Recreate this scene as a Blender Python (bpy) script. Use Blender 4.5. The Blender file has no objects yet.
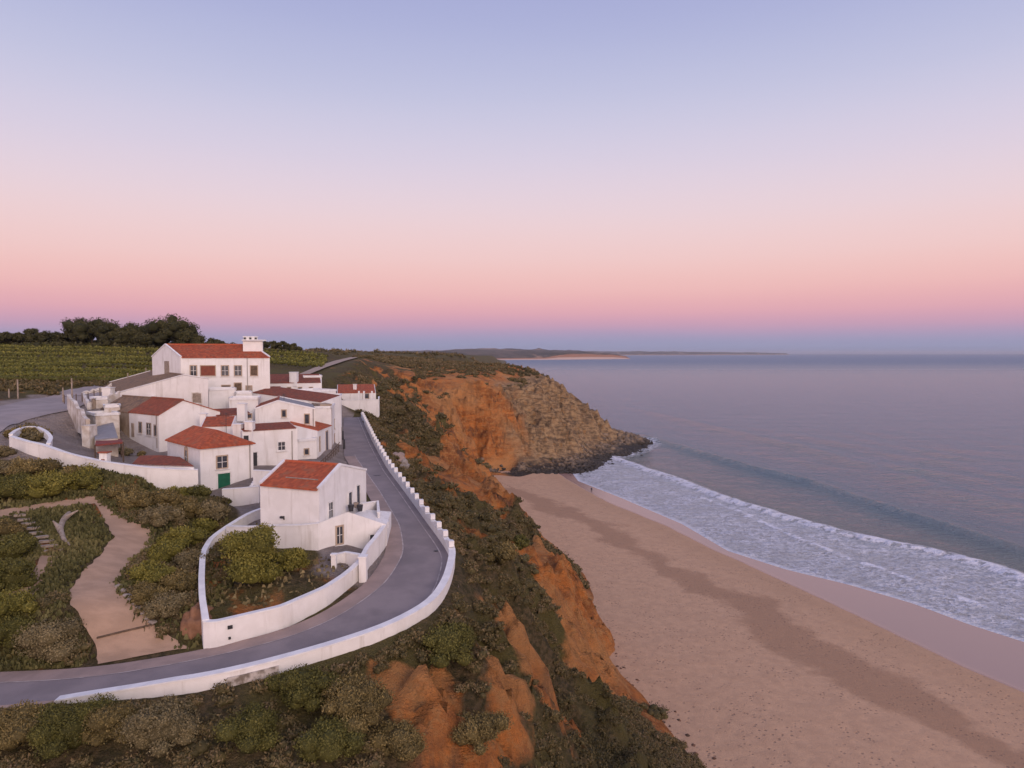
import bpy, bmesh, math, random
import numpy as np
from mathutils import Vector
from mathutils.geometry import delaunay_2d_cdt

# ------------------------------------------------------------------ camera, world, light
C = bpy.context.scene.collection
SC = bpy.context.scene
H = 46.0; F = 700.0; TH = math.atan(31/700.0)
cam_d = bpy.data.cameras.new('camera'); cam = bpy.data.objects.new('camera', cam_d); C.objects.link(cam)
cam.location = (0, 0, H); cam.rotation_euler = (math.pi/2-TH, 0, 0)
cam_d.sensor_width = 36; cam_d.lens = 36*F/1024; cam_d.clip_start = 0.5; cam_d.clip_end = 90000
SC.camera = cam
SC.render.resolution_x = 1024; SC.render.resolution_y = 768
SC.view_settings.view_transform = 'Standard'; SC.view_settings.look = 'None'
SC.view_settings.exposure = 0.0; SC.view_settings.gamma = 1
SC.view_settings.use_curve_mapping = False
SC.cycles.max_bounces = 5; SC.cycles.diffuse_bounces = 3; SC.cycles.glossy_bounces = 3
SC.cycles.transparent_max_bounces = 4; SC.cycles.volume_bounces = 0
SC.cycles.use_denoising = True

def lin(r, g, b):
    f = lambda c: (c/255/12.92) if c/255 <= .04045 else ((c/255+.055)/1.055)**2.4
    return (f(r), f(g), f(b), 1)

W = bpy.data.worlds.new('World'); SC.world = W; W.use_nodes = True
nt = W.node_tree; nt.nodes.clear()
N = nt.nodes.new; L = nt.links.new
out = N('ShaderNodeOutputWorld'); bg = N('ShaderNodeBackground'); tc = N('ShaderNodeTexCoord'); sp = N('ShaderNodeSeparateXYZ')
L(tc.outputs['Generated'], sp.inputs[0])
def wm(op, a, b=None, c=None):
    n = N('ShaderNodeMath'); n.operation = op
    for i, v in enumerate((a, b, c)):
        if v is None: continue
        if isinstance(v, (int, float)): n.inputs[i].default_value = v
        else: L(v, n.inputs[i])
    return n.outputs[0]
# soft uneven bands in the dusk air
wn = N('ShaderNodeTexNoise'); wn.inputs['Scale'].default_value = 2.2; wn.inputs['Detail'].default_value = 3
mp = N('ShaderNodeMapping'); mp.inputs['Scale'].default_value = (1, 1, 9); L(tc.outputs['Generated'], mp.inputs[0]); L(mp.outputs[0], wn.inputs['Vector'])
zz = wm('ADD', sp.outputs['Z'], wm('MULTIPLY', wm('SUBTRACT', wn.outputs['Fac'], 0.5), 0.010))
fac = wm('MULTIPLY', zz, 2.0)
rp = N('ShaderNodeValToRGB'); L(fac, rp.inputs[0]); rp.color_ramp.interpolation = 'B_SPLINE'
stops = [(0.0,(146,150,184)),(0.018,(150,154,186)),(0.045,(164,156,188)),(0.075,(198,158,184)),(0.115,(226,168,180)),(0.175,(240,187,184)),
         (0.26,(242,203,200)),(0.38,(235,212,218)),(0.52,(218,208,227)),(0.68,(195,198,225)),(0.88,(165,171,215)),(1.0,(160,165,206))]
cr = rp.color_ramp
cr.elements[0].position = stops[0][0]; cr.elements[0].color = lin(*stops[0][1])
cr.elements[1].position = 1.0; cr.elements[1].color = lin(*stops[-1][1])
for p, c in stops[1:-1]:
    e = cr.elements.new(p); e.color = lin(*c)
# after-glow of the sun that has just set, behind the camera
back = wm('MAXIMUM', wm('ADD', wm('MULTIPLY', sp.outputs['Y'], -1.0), 0.05), 0.0)
low = wm('MAXIMUM', wm('SUBTRACT', 1.0, wm('MULTIPLY', wm('ABSOLUTE', sp.outputs['Z']), 1.25)), 0.0)
glow = wm('MULTIPLY', wm('MULTIPLY', back, low), 1.45)
gm = N('ShaderNodeMix'); gm.data_type = 'RGBA'; gm.blend_type = 'ADD'; gm.inputs[0].default_value = 1
gc = N('ShaderNodeMix'); gc.data_type = 'RGBA'; L(glow, gc.inputs[0]); gc.inputs[6].default_value = (0, 0, 0, 1); gc.inputs[7].default_value = (1.12, 0.74, 0.56, 1)
gc.clamp_factor = False
L(rp.outputs[0], gm.inputs[6]); L(gc.outputs[2], gm.inputs[7])
L(gm.outputs[2], bg.inputs[0]); bg.inputs[1].default_value = 1.0
L(bg.outputs[0], out.inputs[0])

sd = bpy.data.lights.new('sun', 'SUN'); sd.energy = 1.15; sd.angle = math.radians(22); sd.color = (1, 0.78, 0.62)
so = bpy.data.objects.new('sun', sd); C.objects.link(so)
so.rotation_euler = Vector((-0.50, 0.80, -0.42)).to_track_quat('-Z', 'Y').to_euler()

# ------------------------------------------------------------------ pixel <-> world helpers
ct, st = math.cos(TH), math.sin(TH)
def ray(px, py):
    cx = (px-512)/F; cy = -(py-384)/F
    return (cx, ct+cy*st, -st+cy*ct)
def PZ(px, py, z):
    d = ray(px, py); t = (z-H)/d[2]
    return (d[0]*t, d[1]*t, z)
def PD(px, py, D):
    d = ray(px, py); t = D/d[1]
    return (d[0]*t, D, H+d[2]*t)

# ------------------------------------------------------------------ numpy noise
rs = np.random.RandomState(7)
_perm = rs.permutation(256); _perm = np.concatenate([_perm, _perm, _perm])
_g = rs.uniform(0, 2*math.pi, 256)
def perlin(x, y):
    xi = np.floor(x).astype(int); yi = np.floor(y).astype(int); xf = x-xi; yf = y-yi
    u = xf*xf*xf*(xf*(xf*6-15)+10); v = yf*yf*yf*(yf*(yf*6-15)+10)
    def g(ix, iy, dx, dy):
        h = _g[_perm[(_perm[ix & 255]+iy) & 255]]
        return np.cos(h)*dx+np.sin(h)*dy
    a = g(xi, yi, xf, yf); b = g(xi+1, yi, xf-1, yf); c = g(xi, yi+1, xf, yf-1); d = g(xi+1, yi+1, xf-1, yf-1)
    return ((a*(1-u)+b*u)*(1-v)+(c*(1-u)+d*u)*v)*1.5
def fbm(x, y, o=4, ridged=False):
    s = 0; a = 1; t = 0
    for i in range(o):
        n = perlin(x+i*17.3, y-i*9.1)
        if ridged: n = 1-2*np.abs(n)
        s = s+a*n; t += a; a *= .5; x = x*2.03; y = y*2.03
    return s/t
def sstep(a, b, x):
    t = np.clip((x-a)/(b-a), 0, 1); return t*t*(3-2*t)
def seg_dist(X, Y, pts):
    """signed distance to a polyline (positive on the side right of travel) and the height there"""
    best = np.full(X.shape, 1e18); sgn = np.ones(X.shape); zz = np.zeros(X.shape)
    for a, b in zip(pts[:-1], pts[1:]):
        dx, dy = b[0]-a[0], b[1]-a[1]; l2 = dx*dx+dy*dy
        t = np.clip(((X-a[0])*dx+(Y-a[1])*dy)/l2, 0, 1)
        d2 = (X-a[0]-t*dx)**2+(Y-a[1]-t*dy)**2
        m = d2 < best
        best = np.where(m, d2, best)
        sgn = np.where(m, np.sign(dy*(X-a[0])-dx*(Y-a[1])+1e-12), sgn)
        if len(a) > 2: zz = np.where(m, a[2]+t*(b[2]-a[2]), zz)
    return np.sqrt(best)*sgn, zz
def in_poly(X, Y, poly):
    r = np.zeros(X.shape, bool); n = len(poly)
    for i in range(n):
        x1, y1 = poly[i][:2]; x2, y2 = poly[(i+1) % n][:2]
        c = ((y1 > Y) != (y2 > Y)) & (X < (x2-x1)*(Y-y1)/((y2-y1) or 1e-9)+x1)
        r ^= c
    return r
def resample(pts, n):
    P = np.array(pts, float); s = np.concatenate([[0], np.cumsum(np.linalg.norm(np.diff(P[:, :2], axis=0), axis=1))])
    # Catmull-like smoothing: interpolate, then blur a little
    t = np.linspace(0, s[-1], n); Q = np.stack([np.interp(t, s, P[:, k]) for k in range(P.shape[1])], 1)
    for _ in range(max(1, n//30)):
        Q[1:-1] = (Q[:-2]+2*Q[1:-1]+Q[2:])/4
    return Q

# ------------------------------------------------------------------ materials
def newmat(name):
    m = bpy.data.materials.new(name); m.use_nodes = True
    t = m.node_tree; return m, t, t.nodes['Principled BSDF']
class NB:
    def __init__(s, t): s.t = t
    def n(s, typ, **kw):
        x = s.t.nodes.new(typ)
        for k, v in kw.items(): setattr(x, k, v)
        return x
    def math(s, op, a, b=None, c=None, clamp=False):
        x = s.n('ShaderNodeMath', operation=op); x.use_clamp = clamp
        for i, v in enumerate((a, b, c)):
            if v is None: continue
            if isinstance(v, (int, float)): x.inputs[i].default_value = v
            else: s.t.links.new(v, x.inputs[i])
        return x.outputs[0]
    def mix(s, f, a, b, mode='MIX'):
        x = s.n('ShaderNodeMix', data_type='RGBA', blend_type=mode)
        for i, v in ((0, f), (6, a), (7, b)):
            if isinstance(v, (int, float)): x.inputs[i].default_value = v
            elif isinstance(v, tuple): x.inputs[i].default_value = v if len(v) == 4 else v+(1,)
            else: s.t.links.new(v, x.inputs[i])
        return x.outputs[2]
    def noise(s, scale, detail=4, vec=None, rough=.55, mapping=None):
        x = s.n('ShaderNodeTexNoise'); x.inputs['Scale'].default_value = scale; x.inputs['Detail'].default_value = detail
        x.inputs['Roughness'].default_value = rough
        v = vec or s.pos()
        if mapping:
            mm = s.n('ShaderNodeMapping'); mm.inputs['Scale'].default_value = mapping; s.t.links.new(v, mm.inputs[0]); v = mm.outputs[0]
        s.t.links.new(v, x.inputs['Vector']); return x.outputs['Fac']
    def pos(s):
        return s.n('ShaderNodeNewGeometry').outputs['Position']
    def attr(s, name):
        return s.n('ShaderNodeAttribute', attribute_name=name).outputs['Fac']
    def thr(s, v, lo, hi):
        x = s.n('ShaderNodeMapRange', interpolation_type='SMOOTHSTEP'); x.inputs[1].default_value = lo; x.inputs[2].default_value = hi
        s.t.links.new(v, x.inputs[0]); return x.outputs[0]
    def bump(s, h, strength, dist, normal=None):
        x = s.n('ShaderNodeBump'); x.inputs['Strength'].default_value = strength; x.inputs['Distance'].default_value = dist
        s.t.links.new(h, x.inputs['Height'])
        if normal is not None: s.t.links.new(normal, x.inputs['Normal'])
        return x.outputs[0]
def simple(name, c1, c2=None, rough=.85, scale=1.5, bump=0.0, metal=0, streak=None, spec=0.3, bscale=None, dirt=None):
    m, t, b = newmat(name); k = NB(t)
    b.inputs['Roughness'].default_value = rough; b.inputs['Metallic'].default_value = metal
    b.inputs['Specular IOR Level'].default_value = spec
    c2 = c2 or tuple(v*.8 for v in c1)
    f = k.thr(k.noise(scale, 5, mapping=streak), .35, .65)
    col = k.mix(f, c1, c2)
    if dirt:
        f2 = k.thr(k.noise(scale*.37, 6, mapping=(1, 1, .35)), .55, .74)
        col = k.mix(k.math('MULTIPLY', f2, .8), col, dirt)
    t.links.new(col, b.inputs['Base Color'])
    if bump: t.links.new(k.bump(k.noise(bscale or scale*6, 4), bump, .05), b.inputs['Normal'])
    return m
M = {}
def limewash(m):
    t = m.node_tree; b = t.nodes['Principled BSDF']; k = NB(t); src = b.inputs['Base Color'].links[0].from_socket
    st = k.thr(k.noise(1.6, 5, mapping=(1, 1, .10), rough=.6), .54, .74)
    t.links.new(k.mix(k.math('MULTIPLY', st, .55), src, (.50, .47, .43)), b.inputs['Base Color'])
M['white'] = simple('whitewash', (.80, .79, .78), (.74, .73, .715), .9, .9, .2, dirt=(.66, .64, .61))
M['oldwhite'] = simple('weathered whitewash', (.70, .67, .63), (.48, .42, .35), .95, .9, .5, dirt=(.34, .27, .2))
limewash(M['white']); limewash(M['oldwhite'])
M['tanwall'] = simple('bare render', (.42, .34, .26), (.30, .23, .17), .95, .8, .5, dirt=(.22, .16, .12))
M['cap'] = simple('painted coping', (.80, .80, .80), (.70, .70, .71), .8, 1.2, .2)
M['stonewall'] = simple('rubble stone', (.52, .48, .45), (.18, .15, .12), .95, 2.2, .9, bscale=4)
M['glass'] = simple('window glass', (.03, .035, .045), (.06, .06, .07), .12, 2, spec=.6)
M['frame'] = simple('stone window surround', (.46, .36, .27), (.38, .30, .23), .8, 2)
M['framewhite'] = simple('white sash', (.78, .77, .75), None, .6, 2)
M['wood'] = simple('weathered wood', (.16, .11, .075), (.10, .07, .05), .9, 3, .4)
M['palewood'] = simple('bleached wood', (.36, .30, .25), (.25, .2, .16), .9, 3, .4)
M['green'] = simple('green paint', (.012, .13, .07), (.01, .10, .055), .6, 3)
M['reddoor'] = simple('red brown shutter', (.22, .06, .035), (.16, .045, .03), .6, 3)
M['bluedoor'] = simple('blue grey door', (.07, .09, .14), None, .6, 3)
M['dark'] = simple('dark metal', (.04, .04, .045), None, .5, 3)
M['asphalt'] = simple('asphalt', (.27, .232, .232), (.215, .186, .19), .88, .35, .5, bscale=14, dirt=(.165, .145, .148))
M['shoulder'] = simple('dusty shoulder', (.37, .28, .245), (.29, .225, .20), .95, .5, .5, bscale=9)
M['line'] = simple('worn road paint', (.50, .44, .42), (.30, .26, .25), .8, 1.1)
M['path'] = simple('sandy path', (.43, .295, .205), (.35, .24, .165), .95, .6, .6, bscale=7, streak=(1, 2.2, 1))
M['concrete'] = simple('concrete', (.33, .30, .28), (.25, .22, .2), .9, 1.2, .4)
M['greyroof'] = simple('grey sheet roof', (.30, .30, .32), (.22, .21, .22), .7, 1.5, .3, streak=(1, 6, 1))
M['awning'] = simple('faded red awning', (.26, .05, .04), (.18, .06, .05), .8, 3)
M['rockdark'] = simple('dark shore rock', (.085, .068, .055), (.26, .19, .125), .8, .35, .9, bscale=2)
def wetfoot(m):
    t = m.node_tree; b = t.nodes['Principled BSDF']; k = NB(t); src = b.inputs['Base Color'].links[0].from_socket
    z = k.n('ShaderNodeSeparateXYZ'); t.links.new(k.pos(), z.inputs[0]); w = k.thr(k.math('ADD', z.outputs[2], k.math('MULTIPLY', k.noise(.2, 3), 3)), 5.0, 2.6)
    t.links.new(k.mix(w, src, (.045, .040, .036)), b.inputs['Base Color'])
wetfoot(M['rockdark'])
M['trunk'] = simple('bark', (.10, .075, .055), (.06, .045, .035), .95, 3, .6)
M['skin'] = simple('skin', (.35, .2, .14), None, .7, 3)
M['cloth'] = simple('dark clothes', (.03, .03, .05), None, .9, 3)
def tilemat(name, c1, c2, moss):
    m, t, b = newmat(name); k = NB(t)
    uv = k.n('ShaderNodeTexCoord').outputs['UV']; s = k.n('ShaderNodeSeparateXYZ'); t.links.new(uv, s.inputs[0])
    u = k.math('MULTIPLY', s.outputs[0], 2*math.pi/.26)
    ridge = k.math('ABSOLUTE', k.math('SINE', u))
    row = k.math('FRACT', k.math('MULTIPLY', s.outputs[1], 1/.38))
    h = k.math('ADD', ridge, k.math('MULTIPLY', row, .6))
    br = k.n('ShaderNodeTexWhiteNoise', noise_dimensions='2D')
    cmb = k.n('ShaderNodeCombineXYZ')
    t.links.new(k.math('FLOOR', k.math('MULTIPLY', s.outputs[0], 1/.26)), cmb.inputs[0])
    t.links.new(k.math('FLOOR', k.math('MULTIPLY', s.outputs[1], 1/.38)), cmb.inputs[1])
    t.links.new(cmb.outputs[0], br.inputs['Vector'])
    col = k.mix(k.math('MULTIPLY', br.outputs['Value'], 1.0), c1, c2)
    col = k.mix(k.thr(k.noise(.9, 6), .50, .72), col, moss)
    t.links.new(col, b.inputs['Base Color']); b.inputs['Roughness'].default_value = .85; b.inputs['Specular IOR Level'].default_value = .25
    t.links.new(k.bump(h, .9, .12), b.inputs['Normal'])
    return m
M['tile'] = tilemat('orange clay tiles', (.66, .165, .07), (.42, .10, .05), (.42, .17, .095))
M['tiledark'] = tilemat('dark clay tiles', (.42, .125, .07), (.27, .085, .055), (.24, .12, .08))
M['tileold'] = tilemat('lichened old tiles', (.36, .24, .16), (.23, .16, .11), (.16, .13, .11))

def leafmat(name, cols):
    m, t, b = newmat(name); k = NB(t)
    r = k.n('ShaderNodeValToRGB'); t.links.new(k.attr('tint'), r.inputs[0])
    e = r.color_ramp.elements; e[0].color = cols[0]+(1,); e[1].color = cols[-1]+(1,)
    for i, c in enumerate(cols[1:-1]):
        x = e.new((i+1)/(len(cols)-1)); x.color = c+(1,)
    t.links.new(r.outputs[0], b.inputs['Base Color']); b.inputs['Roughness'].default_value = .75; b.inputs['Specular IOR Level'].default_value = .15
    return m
M['leaf_green'] = leafmat('green shrub leaves', [(.034, .034, .012), (.105, .100, .026), (.20, .18, .050)])
M['leaf_yellow'] = leafmat('yellow green shrub leaves', [(.045, .046, .014), (.175, .160, .034), (.33, .28, .068)])
M['leaf_olive'] = leafmat('olive shrub leaves', [(.045, .038, .018), (.170, .132, .050), (.34, .255, .10)])
M['leaf_brown'] = leafmat('dry brown shrub leaves', [(.05, .043, .024), (.18, .148, .075), (.33, .265, .14)])
M['leaf_tree'] = leafmat('dark tree leaves', [(.024, .027, .012), (.070, .068, .028), (.13, .115, .045)])
M['vine'] = leafmat('vine leaves', [(.055, .055, .018), (.155, .160, .036), (.30, .27, .07)])
M['scrub'] = leafmat('coastal scrub leaves', [(.036, .033, .016), (.105, .088, .038), (.175, .13, .062), (.28, .195, .115)])

# ------------------------------------------------------------------ mesh helpers
def link(name, me, mat=None, parent=None):
    o = bpy.data.objects.new(name, me); C.objects.link(o)
    if mat is not None: me.materials.append(mat)
    if parent is not None: o.parent = parent
    return o
def tag(o, label=None, cat=None, group=None, kind=None):
    if label: o['label'] = label
    if cat: o['category'] = cat
    if group: o['group'] = group
    if kind: o['kind'] = kind
    return o
def empty(name, loc, label, cat, group=None):
    o = bpy.data.objects.new(name, None); C.objects.link(o); o.location = loc; o.empty_display_size = .3
    return tag(o, label, cat, group)
def finish(bm, name, mat, parent=None, origin=(0, 0, 0), smooth=False):
    bmesh.ops.recalc_face_normals(bm, faces=bm.faces)
    if origin != (0, 0, 0):
        bmesh.ops.translate(bm, vec=-Vector(origin), verts=bm.verts)
    me = bpy.data.meshes.new(name); bm.to_mesh(me); bm.free()
    if smooth:
        for p in me.polygons: p.use_smooth = True
    return link(name, me, mat, parent)
def np_mesh(name, V, faces, mat, parent=None, tint=None, smooth=False, attrs=None, kind=None):
    """faces: list of int arrays (n,k)"""
    me = bpy.data.meshes.new(name)
    V = np.asarray(V, np.float32); me.vertices.add(len(V)); me.vertices.foreach_set('co', V.ravel())
    tot = np.concatenate([np.full(len(f), f.shape[1]) for f in faces]).astype(np.int32)
    loops = np.concatenate([f.ravel() for f in faces]).astype(np.int32)
    me.loops.add(len(loops)); me.loops.foreach_set('vertex_index', loops)
    me.polygons.add(len(tot)); start = np.concatenate([[0], np.cumsum(tot)[:-1]]).astype(np.int32)
    me.polygons.foreach_set('loop_start', start); me.polygons.foreach_set('loop_total', tot)
    if smooth: me.polygons.foreach_set('use_smooth', np.ones(len(tot), bool))
    if tint is not None:
        a = me.attributes.new('tint', 'FLOAT', 'FACE'); a.data.foreach_set('value', np.asarray(tint, np.float32))
    for k, v in (attrs or {}).items():
        a = me.attributes.new(k, 'FLOAT', 'POINT'); a.data.foreach_set('value', np.asarray(v, np.float32).ravel())
    me.update(calc_edges=True); me.validate()
    return link(name, me, mat, parent)
def grid_mesh(name, X, Y, Z, mat, attrs=None, mask=None):
    ny, nx = X.shape; idx = np.arange(nx*ny).reshape(ny, nx)
    f = np.stack([idx[:-1, :-1], idx[:-1, 1:], idx[1:, 1:], idx[1:, :-1]], -1).reshape(-1, 4)
    if mask is not None:
        f = f[mask[:-1, :-1].ravel() | mask[1:, 1:].ravel()]
    V = np.stack([X, Y, Z], -1).reshape(-1, 3)
    used = np.zeros(len(V), bool); used[f.ravel()] = True
    remap = np.cumsum(used)-1
    at = {k: v.ravel()[used] for k, v in (attrs or {}).items()}
    return np_mesh(name, V[used], [remap[f]], mat, smooth=True, attrs=at)
def prism(bm, poly, z0, z1):
    """vertical prism; z0/z1 scalars or lists"""
    n = len(poly); z0 = [z0]*n if isinstance(z0, (int, float)) else z0; z1 = [z1]*n if isinstance(z1, (int, float)) else z1
    a = [bm.verts.new((p[0], p[1], z)) for p, z in zip(poly, z0)]; b = [bm.verts.new((p[0], p[1], z)) for p, z in zip(poly, z1)]
    bm.faces.new(a[::-1]); bm.faces.new(b)
    for i in range(n):
        j = (i+1) % n; bm.faces.new((a[i], a[j], b[j], b[i]))
def obox(bm, o, u, v, w, du, dv, dw):
    """box centred at o, unit axes u v w, full sizes"""
    o, u, v, w = map(Vector, (o, u, v, w)); vs = []
    for a in (-.5, .5):
        for b in (-.5, .5):
            for c in (-.5, .5): vs.append(bm.verts.new(o+u*a*du+v*b*dv+w*c*dw))
    for q in ((0, 1, 3, 2), (4, 6, 7, 5), (0, 4, 5, 1), (2, 3, 7, 6), (0, 2, 6, 4), (1, 5, 7, 3)):
        bm.faces.new([vs[i] for i in q])
def slab(name, pts, mat, parent, th=.14, lift=.03, over=0):
    """a roof plane: polygon of 3-d points, thickened downwards, with tile UVs down the slope"""
    P = [Vector(p) for p in pts]; c = sum(P, Vector())/len(P)
    if over: P = [c+(p-c)*(1+over/max((p-c).length, .1)) for p in P]
    P = [p+Vector((0, 0, lift)) for p in P]
    n = Vector()
    for i in range(len(P)): n += (P[i]-P[0]).cross(P[(i+1) % len(P)]-P[0])
    n.normalize()
    if n.z < 0: n = -n; P = P[::-1]
    down = Vector((n.x, n.y, 0)); down = (down-n*down.dot(n)); down = down.normalized() if down.length > 1e-4 else Vector((0, -1, 0))
    u = n.cross(down)
    bm = bmesh.new(); uvl = bm.loops.layers.uv.new('UVMap')
    a = [bm.verts.new(p) for p in P]; b = [bm.verts.new(p-Vector((0, 0, th))) for p in P]
    bm.faces.new(a); bm.faces.new(b[::-1])
    for i in range(len(P)):
        j = (i+1) % len(P); bm.faces.new((a[j], a[i], b[i], b[j]))
    for f in bm.faces:
        for l in f.loops: l[uvl].uv = (l.vert.co.dot(u), l.vert.co.dot(down))
    bmesh.ops.recalc_face_normals(bm, faces=bm.faces)
    me = bpy.data.meshes.new(name); bm.to_mesh(me); bm.free()
    o = link(name, me, mat, parent)
    if parent is not None: o.matrix_parent_inverse = parent.matrix_basis.inverted()
    return o
def keep(o, parent):
    """parent while the geometry stays where it was written in world coordinates"""
    o.parent = parent
    o.matrix_parent_inverse = parent.matrix_basis.inverted()
    return o

# ------------------------------------------------------------------ terrain control points
T = []   # x, y, z, bare, rock, paved
def tz(px, py, z, bare=0, rock=0, paved=0): T.append(PZ(px, py, z)+(bare, rock, paved))
def td(px, py, D, bare=0, rock=0, paved=0): T.append(PD(px, py, D)+(bare, rock, paved))
def tw(x, y, z, bare=0, rock=0, paved=0): T.append((x, y, z, bare, rock, paved))
# foot of the cliff along the beach
FOOT = [PZ(770, 860, 3.4), PZ(700, 768, 3.4), PZ(642, 695, 3.4), PZ(606, 660, 3.4), PZ(582, 612, 3.4), PZ(562, 562, 3.4), PZ(524, 530, 3.4), PZ(505, 500, 3.4), PZ(492, 478, 3.4), PZ(480, 469, 3.0)]
for p in FOOT: tw(*p, .7); tw(p[0]+9, p[1]+3, -2, .7)
HF = [PZ(520, 471, 2.5), PZ(575, 470, .8), PZ(598, 461, .2), PZ(618, 449, .2), PZ(632, 440, .2)]
for p in HF: tw(*p, 1, 1)
tw(12, 257, -2.5, 1, 1); tw(32, 254, -3, 1, 1); tw(48, 275, -4, 1, 1); tw(66, 315, -4, 1, 1); tw(84, 355, -4, 1, 1); tw(80, 392, -4, 1, 1); tw(52, 398, -2, 1, 1); tw(50, 430, -3, 1, 1); tw(20, 470, -3, 1, 1); tw(-2, 560, -3, 1)
# headland face and top
td(480, 455, 263, 1, .15); td(440, 462, 236, .9); td(520, 455, 272, 1, .6); td(565, 455, 284, 1, 1); td(600, 447, 318, 1, 1)
td(470, 425, 272, 1, 0); td(520, 430, 279, 1, .6); td(560, 432, 296, 1, 1); td(582, 437, 320, 1, 1); td(450, 400, 276, 1, 0); td(500, 400, 284, 1, .25); td(538, 403, 302, 1, 1)
td(410, 392, 285, .55, 0); td(430, 380, 290, .75, 0); td(470, 380, 292, .85, 0); td(500, 386, 296, .7, .6); td(528, 386, 318, .7, .8)
td(555, 394, 328, .9, 1); td(584, 412, 338, 1, 1); td(608, 427, 348, 1, 1)
td(400, 362, 360, .2); td(440, 363, 375, .35); td(480, 367, 372, .35, .1); td(512, 365.5, 352, .3, .2); td(530, 369.5, 345, .5, .6); td(545, 379, 338, .8, .9)
tw(-20, 420, 39, .2); tw(5, 400, 30, .5, .3); tw(16, 385, 18, 1, 1)
# valley between the road and the headland
td(400, 400, 215, .05); td(380, 385, 205, 0); td(350, 370, 230, 0); td(400, 440, 155, .35); td(385, 425, 150, .15); td(420, 440, 190, .3); td(425, 415, 235, .35)
td(450, 450, 195, .8); td(420, 465, 140, .3); td(450, 468, 168, .65); td(470, 462, 205, .6); td(470, 480, 178, .7); td(380, 405, 178, .1); td(440, 425, 245, .55)
td(418, 482, 103, .25); td(440, 482, 125, .4); td(405, 462, 116, .15)
td(475, 478, 152, .8); td(500, 488, 160, 1); td(505, 515, 152, 1); td(482, 505, 122, .6); td(520, 520, 160, 1); td(492, 525, 135, 1)
td(440, 505, 86, .45); td(468, 520, 95, .35); td(495, 545, 104, .1); td(515, 548, 120, .15); td(545, 550, 128, .6); td(480, 560, 74, .1); td(463, 590, 61, .15)
tz(538, 546, 16.8, .9); tz(556, 556, 15.5, 1); tz(570, 585, 15.0, 1); tz(572, 618, 13.5, .9); tz(545, 585, 17.5, .6); tz(486, 487, 20.5, .8); tz(503, 500, 16.5, 1); tz(512, 520, 13.0, 1); td(520, 600, 78, .1); td(500, 625, 66, .05)
td(560, 625, 84, .7); td(585, 645, 88, 1); td(540, 640, 73, .15); td(600, 665, 86, .9); td(570, 690, 70, .35); tz(592, 700, 8, .95); td(620, 730, 72, .1); td(550, 720, 61, .15); td(575, 745, 63, .7); td(640, 768, 63, .05)
td(452, 620, 50.5, .05); td(430, 650, 47.5, .1); td(470, 650, 53, .1); td(410, 680, 44.5, .8); td(500, 685, 52, .75); td(450, 700, 45.5, .85); td(480, 730, 46, .2); td(425, 740, 41, .95); td(535, 680, 58, .8)
td(440, 780, 39, .9); td(520, 770, 47, .6); td(600, 800, 52, .2); td(700, 860, 58, .1)
td(390, 700, 42.7, .3); td(350, 720, 40.5, 0); td(300, 700, 42.4, 0); td(250, 700, 42.3, 0); tz(190, 697, 25.5); tz(120, 700, 25.2); tz(60, 705, 24.9); tz(0, 713, 24.5); tz(-60, 718, 24.1); tz(-120, 722, 24)
td(100, 768, 36.6, 0); td(300, 768, 36.8, 0); td(0, 768, 36.4, 0); td(-150, 768, 36.4, 0); td(200, 840, 33, 0); td(400, 860, 34, .4); td(0, 840, 32.5, 0); td(-150, 850, 32.5, 0)
tw(-60, 10, 22); tw(0, 10, 16); tw(40, 10, 6); tw(40, 40, 3); tw(60, 10, 0)
# hillside inside the bend
for a in ((0,668,25.2,.1),(100,662,25.6,.2),(196,650,25.9,.3),(0,640,26.6,.1),(130,600,27.9,.05),(50,600,28.2,.1),(0,560,29.7,.1),(100,556,29.4,.1),(60,520,31,.1),(0,512,31.6,.3),
          (130,520,30.7,.1),(100,498,32,.3),(192,560,28.0,.1),(192,600,27.0,.1),(170,620,27,.1),(160,510,31.3,.1),(220,500,31.2,.2),(0,470,34,.1),(60,470,34.1,.1),(104,472,34,.1),
          (190,489,31.4,.1),(300,562,28.2,.5),(250,600,27.2,.55),(215,628,26.6,.5),(216,541,28.3,.2),(-90,668,25,.1),(-100,560,29.7,.1),(-100,470,34,.1)): tz(*a)
# village ground
for a in ((201,490,30.6),(250,489,30.7),(258,516,29.6),(240,510,29.4),(222,509,29.3),(258,478,31.6),(320,528,29.6),(345,552,28.6),(10,450,35.7),(0,420,37.5),
          (-90,420,37.8),(40,430,36.8),(100,451,34.2),(130,458,32.9),(165,462,32.3),(84,447,34.6),(60,402,38)): tz(*a, .4, 0, 1)
for a in ((-60,100,38),(-45,115,38.4),(-30,125,38),(-40,91,33),(-47,91,32.8),(-54,93,33.6),(-30,86,31.8),(-42,80,32.3),(-24.5,100,31.2),(-30,97,31.4),(-31,142,33),(-50,150,40.2),(-80,118,38.8),(-60,85,37)): tw(*a, .4, 0, 1)
tw(-30, 160, 32.6, .2); tw(-45, 180, 39.8, .2); tw(-34, 158, 33, .2)
for q in ((293,377,168),(318,367,205),(335,361.5,260),(352,357.5,340),(362,356,420)):
    a_ = PD(*q); T.append((a_[0]-3, a_[1], a_[2], .1, 0, 0)); T.append((a_[0]+7, a_[1], a_[2], .1, 0, 0))
tw(-22, 165, 33, .1); 
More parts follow.
